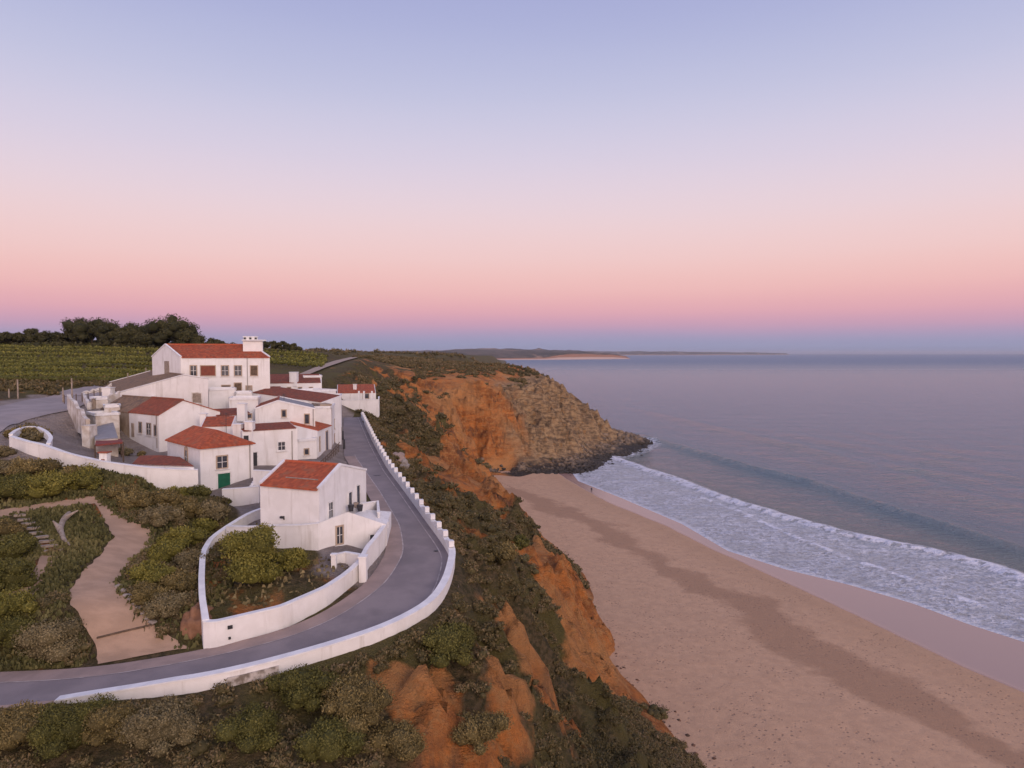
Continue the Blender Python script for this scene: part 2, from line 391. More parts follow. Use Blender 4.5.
# vineyard hill and the plateau
tz(60, 392, 39.3); tz(0, 393, 39.4); tz(-90, 393, 39.5)
for a in ((-120,600,330),(0,343,300),(0,362,200),(150,361,190),(60,375,150),(150,343.5,300),(250,348.5,300),(330,352.3,320),(300,362,230),(280,372,190)):
    if a[0] != -120: td(*a)
tw(-330, 300, 52); tw(-330, 150, 42); tw(-330, 40, 28); tw(-330, 600, 50); tw(-200, 420, 50); tw(-60, 450, 44.5); tw(-35, 600, 43.5)
tw(-400, 10, 22); tw(-150, 40, 24.5); tw(-150, 30, 21)
tw(-3200, 10, 22); tw(-3200, 700, 48); tw(-3200, 4600, 44); tw(-900, 900, 47); tw(-100, 900, 43.5); tw(-46, 1400, 41); tw(-60, 2400, 37); tw(-900, 2400, 44); tw(-130, 3300, 30); tw(-150, 4600, 10)
tw(-8, 900, -3, 1); tw(-12, 1400, -3, 1); tw(-15, 2400, -3, 1); tw(-10, 4600, -5, 1); tw(-60, 3500, 3, 1)
tw(160, 10, -8); tw(160, 4600, -8); tw(160, 300, -8); tw(160, 150, -6); tw(160, 600, -8); tw(60, 600, -6)

TA = np.array(T)
def geo(a, b, s0, r):
    o = []; x = a; s = s0
    while x < b: x += s; s *= r; o.append(x)
    return o
gx = np.array(sorted([-t for t in geo(75, 3200, .8, 1.09)]) + list(np.arange(-75, 26, .5)) + list(np.arange(26, 92, 1.0)) + [95, 100, 110, 130, 158])
gx = gx[gx > -3199]
gy = np.array(list(np.arange(24, 130, .5)) + list(np.arange(130, 230, .9)) + list(np.arange(230, 400, 1.0)) + geo(400, 4500, 2, 1.07)); gy = gy[gy < 4590]
GX, GY = np.meshgrid(gx, gy)
vs, es, fs, *_ = delaunay_2d_cdt([Vector((p[0], p[1])) for p in T], [], [], 0, 1e-4)
vs = [tuple(v) for v in vs]
def near_T(v):
    return int(np.argmin((TA[:, 0]-v[0])**2+(TA[:, 1]-v[1])**2))
vid = [near_T(v) for v in vs]
G = np.zeros((4,)+GX.shape); G[0] = -8
for f in fs:
    a, b, c = [TA[vid[i]] for i in f]
    i0, i1 = np.searchsorted(gx, [min(a[0], b[0], c[0]), max(a[0], b[0], c[0])]); j0, j1 = np.searchsorted(gy, [min(a[1], b[1], c[1]), max(a[1], b[1], c[1])])
    if i1 <= i0 or j1 <= j0: continue
    X = GX[j0:j1, i0:i1]; Y = GY[j0:j1, i0:i1]
    den = (b[1]-c[1])*(a[0]-c[0])+(c[0]-b[0])*(a[1]-c[1])
    if abs(den) < 1e-9: continue
    w0 = ((b[1]-c[1])*(X-c[0])+(c[0]-b[0])*(Y-c[1]))/den; w1 = ((c[1]-a[1])*(X-c[0])+(a[0]-c[0])*(Y-c[1]))/den; w2 = 1-w0-w1
    m = (w0 >= -1e-6) & (w1 >= -1e-6) & (w2 >= -1e-6)
    for k in range(4):
        G[k][j0:j1, i0:i1][m] = (w0*a[2+k]+w1*b[2+k]+w2*c[2+k])[m]
def blur(A, n):
    for _ in range(n):
        P = np.pad(A, 1, mode='edge'); A = (P[:-2, 1:-1]+P[2:, 1:-1]+P[1:-1, :-2]+P[1:-1, 2:]+4*P[1:-1, 1:-1])/8
    return A
for k in range(4): G[k] = blur(G[k], 14 if k == 0 else 10)
Z, BARE, ROCK, PAVED = G
gy_, gx_ = np.gradient(Z, gy, gx); slope = np.hypot(gx_, gy_)
steep = sstep(.35, .9, slope)
far = sstep(400, 700, GY)
natural = 1-sstep(.15, .6, PAVED)
# gullies and lumps
n1 = fbm(GX/13, GY/13, 5, True); n2 = fbm(GX/4.2+40, GY/4.2, 4, True); n3 = fbm(GX/30, GY/30, 3)
hd = sstep(200, 260, GY)
foot = sstep(3.0, 9.0, Z)
st_ = (GX*.6+GY*.8); dn_ = (GX*.8-GY*.6)
wx = fbm(GX/20, GY/20, 3)*6
g1 = fbm((GY+wx)/8.5, GX/24, 4, True); g2 = fbm((st_+wx*1.6)/10, dn_/34, 4, True)
gu = (g1*(1-hd)+g2*hd)-.42
rill = fbm((GY+wx*.5)/2.6, GX/11, 3, True)-.4
n1 = n1-.42; n2 = n2-.35; n4 = fbm(GX/(1.5+1.2*hd)+3, GY/(1.5+1.2*hd), 3, True)-.4
Z = Z+natural*foot*(steep*(1-far)*((1.8+1.8*hd)*n1+(5.2+1.8*hd)*gu+(2.3+.6*hd)*n2+(1.1+.1*hd)*n4+(1-hd)*1.3*rill)+(1-steep)*(.25*n2+.5*n3*(1-far)+1.2*n3*far))
nb = fbm(GX/7+9, GY/7-4, 5)
Z = Z-6.0*np.exp(-((GX-18.5)/3.2)**2-((GY-100)/6.5)**2)*(Z > -1)
BM = np.clip(BARE+(nb*1.0+.09*steep)*(1-PAVED), 0, 1)
BM = BM*(1-far*.8)

# ------------------------------------------------------------------ road
OUT = [PZ(-140, 716, 24.3), PZ(-60, 712, 24.6), PZ(0, 709, 24.8), PZ(65, 701, 25.0), PZ(180, 681, 26.2), PZ(250, 666, 26.5), PZ(326, 644, 26.95), PZ(385, 624, 27.35), PZ(429, 600, 27.75), PZ(444, 576, 28.15), PZ(451, 549, 28.55)]
OUT = [(x, y, z-(0.85 if i > 3 else 0)) for i, (x, y, z) in enumerate(OUT)]
OUT += [PZ(443, 545, 27.9), PZ(427, 524, 28.4), PZ(407, 495, 29.2), PZ(388, 469, 30.1), PZ(372, 440, 31.4), PZ(361, 417, 32.5)]
INN = [PZ(-140, 676, 24.5), PZ(-60, 672, 24.8), PZ(0, 669, 25.0), PZ(65, 667, 25.2), PZ(120, 662, 25.4), PZ(202, 647, 25.8), PZ(283, 629, 26.2), PZ(326.5, 611, 26.6), PZ(367.5, 583, 27.15), PZ(386.5, 553, 27.8), PZ(384, 525, 28.6), PZ(366, 492, 29.3), PZ(344, 458, 30.3), PZ(343, 437, 31.4), PZ(344, 417, 32.5)]
NR = 140
RO = resample(OUT, NR); RI = resample(INN, NR)
# pair the inner edge with its nearest outer sample so the cross-sections stay square
def pair(A, B):
    s = []
    last = 0
    for p in A:
        d = np.hypot(B[:, 0]-p[0], B[:, 1]-p[1]); j = int(np.argmin(d[last:]))+last; last = j; s.append(j)
    s = np.array(s, float)
    for _ in range(8): s[1:-1] = (s[:-2]+2*s[1:-1]+s[2:])/4
    i = s; lo = np.floor(i).astype(int).clip(0, len(B)-1); hi = (lo+1).clip(0, len(B)-1); f = (i-lo)[:, None]
    return B[lo]*(1-f)+B[hi]*f
RIp = pair(RO, RI)
zc = (RO[:, 2]+RIp[:, 2])/2
for _ in range(6): zc[1:-1] = (zc[:-2]+2*zc[1:-1]+zc[2:])/4
RO[:, 2] = zc; RIp[:, 2] = zc
RC = (RO+RIp)/2; RW = np.hypot(RO[:, 0]-RIp[:, 0], RO[:, 1]-RIp[:, 1])/2
dist = np.full(GX.shape, 1e9); zr = np.zeros(GX.shape); hw = np.full(GX.shape, 3.)
for i in range(NR):
    d = np.hypot(GX-RC[i, 0], GY-RC[i, 1]); m = d < dist
    dist = np.where(m, d, dist); zr = np.where(m, zc[i], zr); hw = np.where(m, RW[i], hw)
wroad = 1-sstep(0, 1, (dist-hw-.5)/3.0)
Z = Z*(1-wroad)+(zr-.08)*wroad
ROADD = dist-hw
cxr = np.zeros(GX.shape); dd_ = np.full(GX.shape, 1e9)
for i in range(NR):
    d = np.hypot(GX-RC[i, 0], GY-RC[i, 1]); m = d < dd_; dd_ = np.where(m, d, dd_); cxr = np.where(m, RC[i, 0], cxr)
PAVED = np.where((GX > cxr) & (GY > 58) & (GY < 153), 0, PAVED)
TRK = resample([PD(*q) for q in ((299,378,168),(324,367.2,205),(340.5,361.5,260),(356,357.5,340),(363.5,356,420))], 60)
td_, tz_ = seg_dist(GX, GY, [tuple(p) for p in TRK]); wt = 1-sstep(3.5, 11, np.abs(td_))
Z = Z*(1-wt)+(tz_-.1)*wt
BM = np.where(ROADD < 1.2, np.minimum(BM, .35), BM)

for px_, py_, z_, rx_, ry_, v_ in ((497,508,13,8,17,.9), (480,497,19,5,9,.8), (520,520,8,6,14,.7), (566,600,9,7,13,.8), (556,572,14,7,9,.8), (590,640,7,6,9,.7), (560,690,13,4,6,.6), (535,705,15,3,5,.5), (440,470,22,8,16,.35), (430,500,25,5,7,.3), (575,640,9,5,9,.3), (592,700,7,4,7,.4), (600,672,6,4,6,.4), (462,500,23,4,8,-.5), (505,548,18,6,10,-1), (530,543,14,7,9,-1.3), (545,548,10,5,8,-1), (600,650,8,3,5,-.9), (480,480,18,4,7,-.4), (520,640,17,6,12,-1), (620,730,6,4,6,-1), (650,768,5,5,6,-1), (392,430,28,9,16,-.3)):
    c_ = PZ(px_, py_, z_); BM = BM+v_*np.exp(-((GX-c_[0])/rx_)**2-((GY-c_[1])/ry_)**2)
BM = np.clip(BM, 0, 1)
def zat(x, y):
    x = np.asarray(x, float); y = np.asarray(y, float)
    i = np.clip(np.searchsorted(gx, x)-1, 0, len(gx)-2); j = np.clip(np.searchsorted(gy, y)-1, 0, len(gy)-2)
    u = np.clip((x-gx[i])/(gx[i+1]-gx[i]), 0, 1); v = np.clip((y-gy[j])/(gy[j+1]-gy[j]), 0, 1)
    return (Z[j, i]*(1-u)+Z[j, i+1]*u)*(1-v)+(Z[j+1, i]*(1-u)+Z[j+1, i+1]*u)*v
def hit(px, py, d0=30, d1=900):
    d = ray(px, py); t = np.geomspace(d0, d1, 1500)
    X = d[0]*t/d[1]; Y = t; ZR = H+d[2]*t/d[1]
    b = np.nonzero(ZR < zat(X, Y))[0]
    k = b[0] if len(b) else -1
    return (float(X[k]), float(Y[k]), float(zat(X[k], Y[k])))

ISL = in_poly(GX, GY, [hit(*p) for p in ((22,515),(46,508),(94,501),(106,524),(115,537),(99,556),(80,574),(66,592),(44,600),(44,578),(64,553),(44,532))])
# the path network as a mask-free draped ribbon
def ribbon(name, A, B, mat, n=60, m=7, lift=.04, flat=False, jit=1):
    if flat: A = np.array(A); B = np.array(B); n = len(A)
    else: A = resample(A, n); B = resample(B, n)
    V = []
    for i in range(n):
        for j in range(m):
            f = j/(m-1)
            if not flat and jit and m > 2 and j in (0, m-1): f += (.03 if j else -.03)*(1+2.2*float(perlin(np.array([i*.55+j*7.3]), np.array([.37+j]))[0]))
            f = f; x = A[i, 0]*(1-f)+B[i, 0]*f; y = A[i, 1]*(1-f)+B[i, 1]*f
            z = A[i, 2]*(1-f)+B[i, 2]*f if flat else float(zat(x, y))
            V.append((x, y, z+lift))
    idx = np.arange(n*m).reshape(n, m)
    f = np.stack([idx[:-1, :-1], idx[:-1, 1:], idx[1:, 1:], idx[1:, :-1]], -1).reshape(-1, 4)
    return np_mesh(name, V, [f], mat, smooth=True)
PL = [hit(*p) for p in ((92,499),(97,506),(105,522),(116,537),(101,556),(84,573),(73,588),(72,605),(81,616),(95,638),(98,666))]
PR = [hit(*p) for p in ((98,499),(101,502),(120,515),(133,521),(154,530),(154,543),(137,560),(120,582),(124,596),(138,610),(156,628),(186,650))]
PU0 = [hit(*p) for p in ((97,496),(43,504),(0,511),(-60,513))]; PU1 = [hit(*p) for p in ((101,504),(43,510),(0,518),(-60,520))]
PS0 = [hit(*p) for p in ((10,516),(30,532),(46,551))]; PS1 = [hit(*p) for p in ((22,515),(42,531),(62,552))]
PB0 = [hit(*p) for p in ((42,556),(36,570),(18,588),(-20,604))]; PB1 = [hit(*p) for p in ((58,557),(48,573),(34,595),(0,612))]
pathmask = np.zeros(GX.shape, bool)
for a, b in ((PL, PR), (PU0, PU1), (PS0, PS1), (PB0, PB1)):
    pathmask |= in_poly(GX, GY, a+b[::-1])
pm = blur(pathmask.astype(float), 1)
Z0 = Z.copy()
Z = np.where(pm > .02, blur(Z, 6), Z)

# terrain mesh + material
def terrain_mat():
    m, t, b = newmat('terrain'); k = NB(t)
    n5 = k.noise(.5, 6); n2 = k.noise(2.2, 5); nf = k.noise(.08, 5)
    bare = k.thr(k.math('ADD', k.attr('bare'), k.math('MULTIPLY', k.math('SUBTRACT', n5, .5), .7)), .38, .58)
    rock = k.thr(k.math('ADD', k.attr('rock'), k.math('MULTIPLY', k.math('SUBTRACT', nf, .5), .9)), .3, .75)
    veg = k.mix(k.thr(n2, .35, .65), (.075, .065, .032), (.17, .125, .068))
    veg = k.mix(k.thr(k.noise(.12, 5), .42, .62), veg, (.14, .12, .045))
    strat = k.noise(.35, 6, mapping=(.35, .35, 1.6), rough=.65)
    orange = k.mix(k.thr(strat, .38, .62), (.62, .225, .060), (.33, .125, .044))
    orange = k.mix(k.thr(k.noise(.9, 6, rough=.7), .46, .66), orange, (.54, .26, .095))
    orange = k.mix(k.thr(k.noise(.22, 6, mapping=(1, 1, .35), rough=.65), .54, .66), orange, (.20, .10, .055))
    orange = k.mix(k.math('MULTIPLY', k.thr(k.noise(.06, 4), .45, .65), .7), orange, (.58, .30, .12))
    tan = k.mix(k.thr(k.noise(.45, 7, mapping=(.6, .6, 1.8), rough=.7), .38, .62), (.50, .335, .18), (.19, .13, .08))
    tan = k.mix(k.thr(n5, .52, .68), tan, (.38, .22, .10))
    pz = k.n('ShaderNodeSeparateXYZ'); t.links.new(k.pos(), pz.inputs[0])
    darkfoot = k.math('MULTIPLY', k.thr(k.math('ADD', pz.outputs[2], k.math('MULTIPLY', n5, 5)), 7.5, 4.5), rock)
    bc = k.mix(rock, orange, tan)
    bc = k.mix(darkfoot, bc, (.06, .05, .043))
    col = k.mix(bare, veg, bc)
    pave = k.mix(k.thr(n5, .35, .65), (.42, .36, .33), (.33, .28, .255))
    col = k.mix(k.thr(k.attr('paved'), .45, .6), col, pave)
    t.links.new(col, b.inputs['Base Color']); b.inputs['Roughness'].default_value = .95; b.inputs['Specular IOR Level'].default_value = .15
    h = k.math('ADD', k.math('MULTIPLY', strat, 1.0), k.math('MULTIPLY', k.noise(1.6, 6, rough=.7), .8))
    t.links.new(k.bump(h, 1.0, 1.5), b.inputs['Normal'])
    return m
gl = np.zeros(GX.shape)
BMs = BM
ter = grid_mesh('terrain', GX, GY, Z, terrain_mat(), {'bare': BMs, 'rock': ROCK, 'paved': PAVED*(ROADD > -9)}, mask=Z > -6)
tag(ter, kind='structure')

r_asph = ribbon('road', [tuple(p) for p in RO], [tuple(p) for p in RIp], M['asphalt'], n=NR, m=2, lift=0.0, flat=True); tag(r_asph, kind='structure')
def off(a, f, dz, lo=0, hi=NR):  # line at metres f from the inner edge
    o = []
    for i in range(lo, hi):
        v = RO[i, :2]-RIp[i, :2]; l = np.hypot(*v); g = f/l
        o.append((RIp[i, 0]+v[0]*g, RIp[i, 1]+v[1]*g, RO[i, 2]+dz))
    return o
iB = 102   # the shoulder narrows after the bend
sh = ribbon('road_shoulder', off(0, 0, .012, 0, 96), [p for p in off(0, 1.6, .012, 0, 96)], M['shoulder'], n=96, m=2, lift=0, flat=True); tag(sh, kind='structure')
ln = ribbon('road_edge_line', off(0, 1.55, .022, 0, 97), off(0, 1.65, .022, 0, 97), M['line'], n=97, m=2, lift=0, flat=True); tag(ln, kind='structure')
vg = []
for i in range(0, 48):
    v = RO[i, :2]-RIp[i, :2]; v = v/np.hypot(*v); vg.append((RO[i, 0]+v[0]*1.1, RO[i, 1]+v[1]*1.1, RO[i, 2]-.45))
vr = ribbon('road_verge', [(p[0], p[1], p[2]-.004) for p in RO[:48]], vg, M['shoulder'], n=48, m=2, lift=0, flat=True); tag(vr, kind='structure')
def offo(f, dz, lo, hi):
    o = []
    for i in range(lo, hi):
        v = RIp[i, :2]-RO[i, :2]; l = np.hypot(*v); g = f/l
        o.append((RO[i, 0]+v[0]*g, RO[i, 1]+v[1]*g, RO[i, 2]+dz))
    return o
ln2 = ribbon('road_edge_line', offo(.62, .022, 26, NR), offo(.72, .022, 26, NR), M['line'], n=80, m=2, lift=0, flat=True); tag(ln2, kind='structure')
p1 = ribbon('path', PL, PR, M['path'], n=70, m=11, lift=.06); tag(p1, kind='structure')
p2 = ribbon('path', PU0, PU1, M['path'], n=40, m=5, lift=.05); tag(p2, kind='structure')
p3 = ribbon('path', PB0, PB1, M['path'], n=40, m=5, lift=.05); tag(p3, kind='structure')

# upper road that leaves the village to the west, and the dirt track on the plateau
UA = [hit(*p) for p in ((-80,420),(0,407),(30,400),(62,392),(85,387),(110,384))]; UB = [hit(*p) for p in ((-80,460),(0,434),(22,422),(50,415),(72,411),(92,402),(114,394))]
u1 = ribbon('road', UA, UB, simple('pale asphalt', (.33, .29, .29), (.27, .24, .24), .9, .3, .3, bscale=10), n=50, m=13, lift=.12, jit=0); tag(u1, kind='structure')
TA_ = [PD(293, 377, 168), PD(318, 367, 205), PD(335, 361.5, 260), PD(352, 357.5, 340), PD(362, 356, 420)]
TB_ = [PD(305, 379, 170), PD(330, 367.5, 207), PD(346, 361.5, 262), PD(360, 357.5, 342), PD(365, 356, 424)]
u2 = ribbon('dirt_track', [(x, y, 0) for x, y, z in TA_], [(x, y, 0) for x, y, z in TB_], simple('pale dust', (.40, .32, .26), (.33, .26, .21), .95, .4), n=80, m=7, lift=.45, jit=0); tag(u2, kind='structure')

# ------------------------------------------------------------------ beach and sea
WL = [(-60, 45000), (18, 300), PZ(570, 470, 0)[:2], PZ(578, 481, 0)[:2], PZ(619, 497, 0)[:2], PZ(682, 524, 0)[:2], PZ(728, 551, 0)[:2], PZ(786, 569.5, 0)[:2], PZ(850, 585, 0)[:2], PZ(913, 603.5, 0)[:2], PZ(968, 624, 0)[:2], PZ(1024, 642, 0)[:2], PZ(1100, 668, 0)[:2], PZ(1300, 745, 0)[:2], (130, 10), (180, -600)]
WT = [(10, 300), PZ(566, 478, .5)[:2], PZ(605, 501, .5)[:2], PZ(669, 526.5, .5)[:2], PZ(709.5, 547, .5)[:2], PZ(750, 565, .5)[:2], PZ(832, 606, .5)[:2], PZ(886, 633, .5)[:2], PZ(959, 669, .5)[:2], PZ(1024, 697, .5)[:2], PZ(1200, 790, .5)[:2], (110, 10)]
DK = [PZ(p[0], p[1], 2)[:2] for p in ((520,490),(560,508),(600,524),(640,548),(682,574),(741,598),(775,622),(800,640),(841,665),(913,704),(968,735),(1024,758),(1100,800),(1300,900))]
BK = [(-50, 45000), (36, 335), PZ(628, 464, 0)[:2], PZ(680, 482, 0)[:2], PZ(723, 499, 0)[:2], PZ(814, 526.5, 0)[:2], PZ(860, 538, 0)[:2], PZ(925, 551, 0)[:2], PZ(986, 566, 0)[:2], PZ(1024, 580, 0)[:2], PZ(1200, 640, 0)[:2], (150, 60), (200, -600)]
B2 = [PZ(p[0], p[1], 0)[:2] for p in ((700,497),(740,512),(814,545),(860,562),(925,585),(986,607),(1024,620),(1150,665))]
SW = [(0, 45000), (55, 420)]+[PZ(p[0], p[1], 0)[:2] for p in ((628,430),(650,438),(719,458.5),(760,470),(814,483),(895,510.6),(968,533),(1024,551),(1200,610))]
SW2 = [(0, 45000), (70, 900)]+[PZ(p[0], p[1], 0)[:2] for p in ((600,400),(800,446),(900,474),(960,492),(1024,506),(1200,545))]
bx = np.arange(-30, 150, .8); by = np.arange(20, 300, .8); BX, BY = np.meshgrid(bx, by)
wob = fbm(BX/14, BY/14, 3)
dw, _ = seg_dist(BX, BY, [(x, y) for x, y in WL]); dw = -dw
dt, _ = seg_dist(BX, BY, WT); dt = -dt
dk, _ = seg_dist(BX, BY, DK)
# sign check: seaward must be positive
def seaward(dd, X, Y, px=(120, 200)):
    i = np.argmin((X-px[0])**2+(Y-px[1])**2); return dd if dd.ravel()[i] > 0 else -dd
dw = seaward(dw, BX, BY); dt = seaward(dt, BX, BY); dk = seaward(dk, BX, BY)
BZ = np.clip(-dw*.055, -1.5, 3.3)
BZ = BZ+(.10*fbm(BX/9, BY/9, 3)+.05*fbm(BX/2.4, BY/2.4, 3))*sstep(0, 4, -dt)+.18*np.exp(-((dt+2.0)/1.6)**2)
def beach_mat():
    m, t, b = newmat('beach sand'); k = NB(t)
    w = k.math('MULTIPLY', k.math('SUBTRACT', k.noise(.12, 4), .5), 6)
    w2 = k.math('MULTIPLY', k.math('SUBTRACT', k.noise(.07, 7, rough=.68), .5), 22)
    wet = k.thr(k.math('ADD', k.attr('dt'), k.math('MULTIPLY', k.math('SUBTRACT', k.noise(.1, 2), .5), 1.4)), -.35, .35)
    dk_ = k.math('ABSOLUTE', k.math('ADD', k.attr('dk'), w2))
    dkm = k.thr(k.math('SUBTRACT', dk_, k.math('MULTIPLY', k.noise(.05, 3), 7)), 2.6, -.9)
    wide = k.thr(k.math('ADD', k.attr('dt'), w), -14, 2)
    n = k.noise(.6, 7, rough=.65); fine = k.noise(7, 4)
    dry = k.mix(k.thr(n, .3, .7), (.57, .36, .22), (.48, .30, .185))
    dry = k.mix(k.math('MULTIPLY', wide, .75), dry, (.46, .285, .17))
    dry = k.mix(k.math('MULTIPLY', dkm, .8), dry, (.35, .205, .12))
    foot = k.n('ShaderNodeTexVoronoi'); foot.inputs['Scale'].default_value = 1.5; t.links.new(k.pos(), foot.inputs['Vector'])
    fm = k.math('MULTIPLY', k.thr(foot.outputs['Distance'], .30, .12), k.thr(k.noise(.25, 4), .40, .58))
    dry = k.mix(k.math('MULTIPLY', fm, .55), dry, (.20, .125, .095))
    col = k.mix(wet, dry, (.33, .20, .165))
    t.links.new(col, b.inputs['Base Color'])
    rr = k.n('ShaderNodeMapRange'); t.links.new(wet, rr.inputs[0]); rr.inputs[3].default_value = .95; rr.inputs[4].default_value = .22
    t.links.new(rr.outputs[0], b.inputs['Roughness']); b.inputs['Specular IOR Level'].default_value = .45
    dry_amt = k.math('SUBTRACT', 1.0, wet)
    h = k.math('MULTIPLY', k.math('ADD', k.math('ADD', n, k.math('MULTIPLY', fine, .35)), k.math('MULTIPLY', fm, -.6)), dry_amt)
    t.links.new(k.bump(h, .8, .22), b.inputs['Normal'])
    return m
be = grid_mesh('beach', BX, BY, BZ, beach_mat(), {'dt': dt, 'dk': dk}, mask=(dw < 22)); tag(be, kind='structure')

sx = np.array(sorted([-t for t in geo(20, 3000, 3, 1.25)]) + list(np.arange(-20, 175, .9)) + geo(175, 42000, 1.5, 1.10))
sy = np.array([-400, -150, -50, 0, 30] + list(np.arange(50, 330, .9)) + geo(330, 45000, 1.2, 1.035))
SX, SY = np.meshgrid(sx, sy)
sdw, _ = seg_dist(SX, SY, WL); sdw = seaward(sdw, SX, SY); sbk, _ = seg_dist(SX, SY, BK); sbk = seaward(sbk, SX, SY)
sb2, _ = seg_dist(SX, SY, B2); ssw, _ = seg_dist(SX, SY, SW); ssw = seaward(ssw, SX, SY); ss2, _ = seg_dist(SX, SY, SW2); ss2 = seaward(ss2, SX, SY)
nearm = 1-sstep(300, 600, np.hypot(SX, SY))
off_ = sstep(3, 25, sdw)
jag = 2.2*fbm(SX/9, SY/9, 3)
SZ = nearm*off_*(.10*fbm(SX/3.2, SY/5, 3)+.22*fbm(SX/14+3, SY/22, 3))
def crest(d, h, front, backw):
    return h*np.where(d < 0, np.exp(-(d/front)**2), np.exp(-(d/backw)**2))
SZ = SZ+crest(sbk+jag*.4, .75, 1.3, 4)*sstep(-5, 5, SX-26)+crest(ssw, 1.25, 2.3, 6)*sstep(45, 62, SX)*(1-sstep(380, 400, SY))+crest(ss2, .75, 3.5, 8)*sstep(50, 100, SX)*(1-sstep(520, 640, SY))+crest(sb2, .28, .8, 3)
rng0 = np.random.RandomState(3)
SZ = SZ+nearm*sstep(0, 30, ssw)*.34*(1-sstep(350, 520, SY))*np.sin(2*math.pi*ssw/27+3.5*fbm(SX/60, SY/60, 2))*(.5+fbm(SX/45+7, SY/45, 2))
SZ = np.where(sdw < 2, np.minimum(SZ, .02), SZ)
foamhead = np.full(SX.shape, 99.)
HR = [(24, 269), (34, 283), (44, 304), (58, 326), (70, 350), (72, 368), (60, 392)]
dh, _ = seg_dist(SX, SY, HR); dh = np.abs(dh)
def sea_mat():
    m, t, b = newmat('sea water'); k = NB(t)
    dwv, bk, b2, dh_ = k.attr('dw'), k.attr('bk'), k.attr('b2'), k.attr('dh')
    wob = k.math('MULTIPLY', k.math('SUBTRACT', k.noise(.22, 5, rough=.6), .5), 7)
    inside = k.thr(k.math('ADD', bk, k.math('MULTIPLY', wob, .55)), 1.6, .2)
    crestl = k.thr(k.math('ABSOLUTE', k.math('ADD', bk, k.math('MULTIPLY', wob, .3))), 3.6, 1.0)
    crest2 = k.math('MULTIPLY', k.thr(k.math('ABSOLUTE', k.math('ADD', b2, k.math('MULTIPLY', wob, 1.1))), 2.0, .3), k.thr(k.noise(.2, 4), .38, .52))
    v = k.n('ShaderNodeTexVoronoi', feature='DISTANCE_TO_EDGE'); v.inputs['Scale'].default_value = .55
    mv = k.n('ShaderNodeMapping'); mv.inputs['Scale'].default_value = (1.2, 1.0, 1)
    dist = k.n('ShaderNodeMix', data_type='VECTOR'); dist.inputs[0].default_value = .25
    nn = k.n('ShaderNodeTexNoise'); nn.inputs['Scale'].default_value = .7; nn.inputs['Detail'].default_value = 5; t.links.new(k.pos(), nn.inputs['Vector'])
    add = k.n('ShaderNodeVectorMath', operation='MULTIPLY_ADD'); t.links.new(nn.outputs['Color'], add.inputs[0]); add.inputs[1].default_value = (3.2, 3.2, 3.2); t.links.new(k.pos(), add.inputs[2])
    t.links.new(add.outputs[0], mv.inputs[0]); t.links.new(mv.outputs[0], v.inputs['Vector'])
    lace = k.thr(v.outputs['Distance'], .42, .02)
    patch = k.noise(.5, 7, rough=.72)
    lacy = k.math('MAXIMUM', k.math('MULTIPLY', lace, k.thr(patch, .25, .55)), k.thr(patch, .44, .66))
    lacy = k.math('ADD', k.math('MULTIPLY', lacy, k.math('ADD', k.math('MULTIPLY', k.thr(k.noise(.12, 5), .35, .65), .4), .28)), .22)
    swash = k.thr(k.math('ADD', dwv, k.math('MULTIPLY', wob, .5)), 3.2, .4)
    f = k.math('MULTIPLY', inside, k.math('MAXIMUM', k.math('MAXIMUM', lacy, k.math('MULTIPLY', swash, .8)), crest2))
    f = k.math('MAXIMUM', f, k.math('MULTIPLY', crestl, k.thr(k.noise(.5, 5), .30, .5)))
    rockf = k.math('MULTIPLY', k.thr(k.math('ADD', dh_, wob), 6.5, 1.5), k.thr(patch, .42, .56))
    py0 = k.n('ShaderNodeSeparateXYZ'); t.links.new(k.pos(), py0.inputs[0])
    f = k.math('MAXIMUM', k.math('MULTIPLY', f, k.thr(py0.outputs[1], 345, 320)), rockf, clamp=True)
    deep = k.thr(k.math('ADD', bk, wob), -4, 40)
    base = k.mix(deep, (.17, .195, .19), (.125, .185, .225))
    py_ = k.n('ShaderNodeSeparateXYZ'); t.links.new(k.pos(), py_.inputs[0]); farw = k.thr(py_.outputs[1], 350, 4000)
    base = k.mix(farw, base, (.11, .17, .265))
    col = k.mix(k.math('MULTIPLY', f, .93), base, (.84, .86, .95))
    t.links.new(col, b.inputs['Base Color'])
    rr = k.n('ShaderNodeMapRange'); t.links.new(f, rr.inputs[0]); t.links.new(k.math('ADD', k.math('MULTIPLY', farw, .32), .14), rr.inputs[3]); rr.inputs[4].default_value = .85
    t.links.new(rr.outputs[0], b.inputs['Roughness']); b.inputs['IOR'].default_value = 1.45
    w1 = k.noise(.11, 5, mapping=(1.0, 2.3, 1), rough=.62); w2 = k.noise(1.1, 4, mapping=(1, 2.0, 1))
    w0 = k.noise(.016, 3, mapping=(1, 2.6, 1))
    w3 = k.noise(.42, 4, mapping=(1, 1.5, 1), rough=.6)
    h = k.math('ADD', k.math('ADD', k.math('ADD', k.math('MULTIPLY', w1, 2.0), k.math('MULTIPLY', w3, 1.3)), k.math('MULTIPLY', w2, .5)), k.math('MULTIPLY', w0, 5))
    h = k.math('ADD', h, k.math('MULTIPLY', f, .5))
    t.links.new(k.bump(h, 1.0, 1.1), b.inputs['Normal'])
    return m
sea = grid_mesh('sea', SX, SY, SZ, sea_mat(), {'dw': sdw, 'bk': np.clip(sbk+jag*.5, -500, 500), 'b2': sb2, 'dh': dh}); tag(sea, kind='structure')

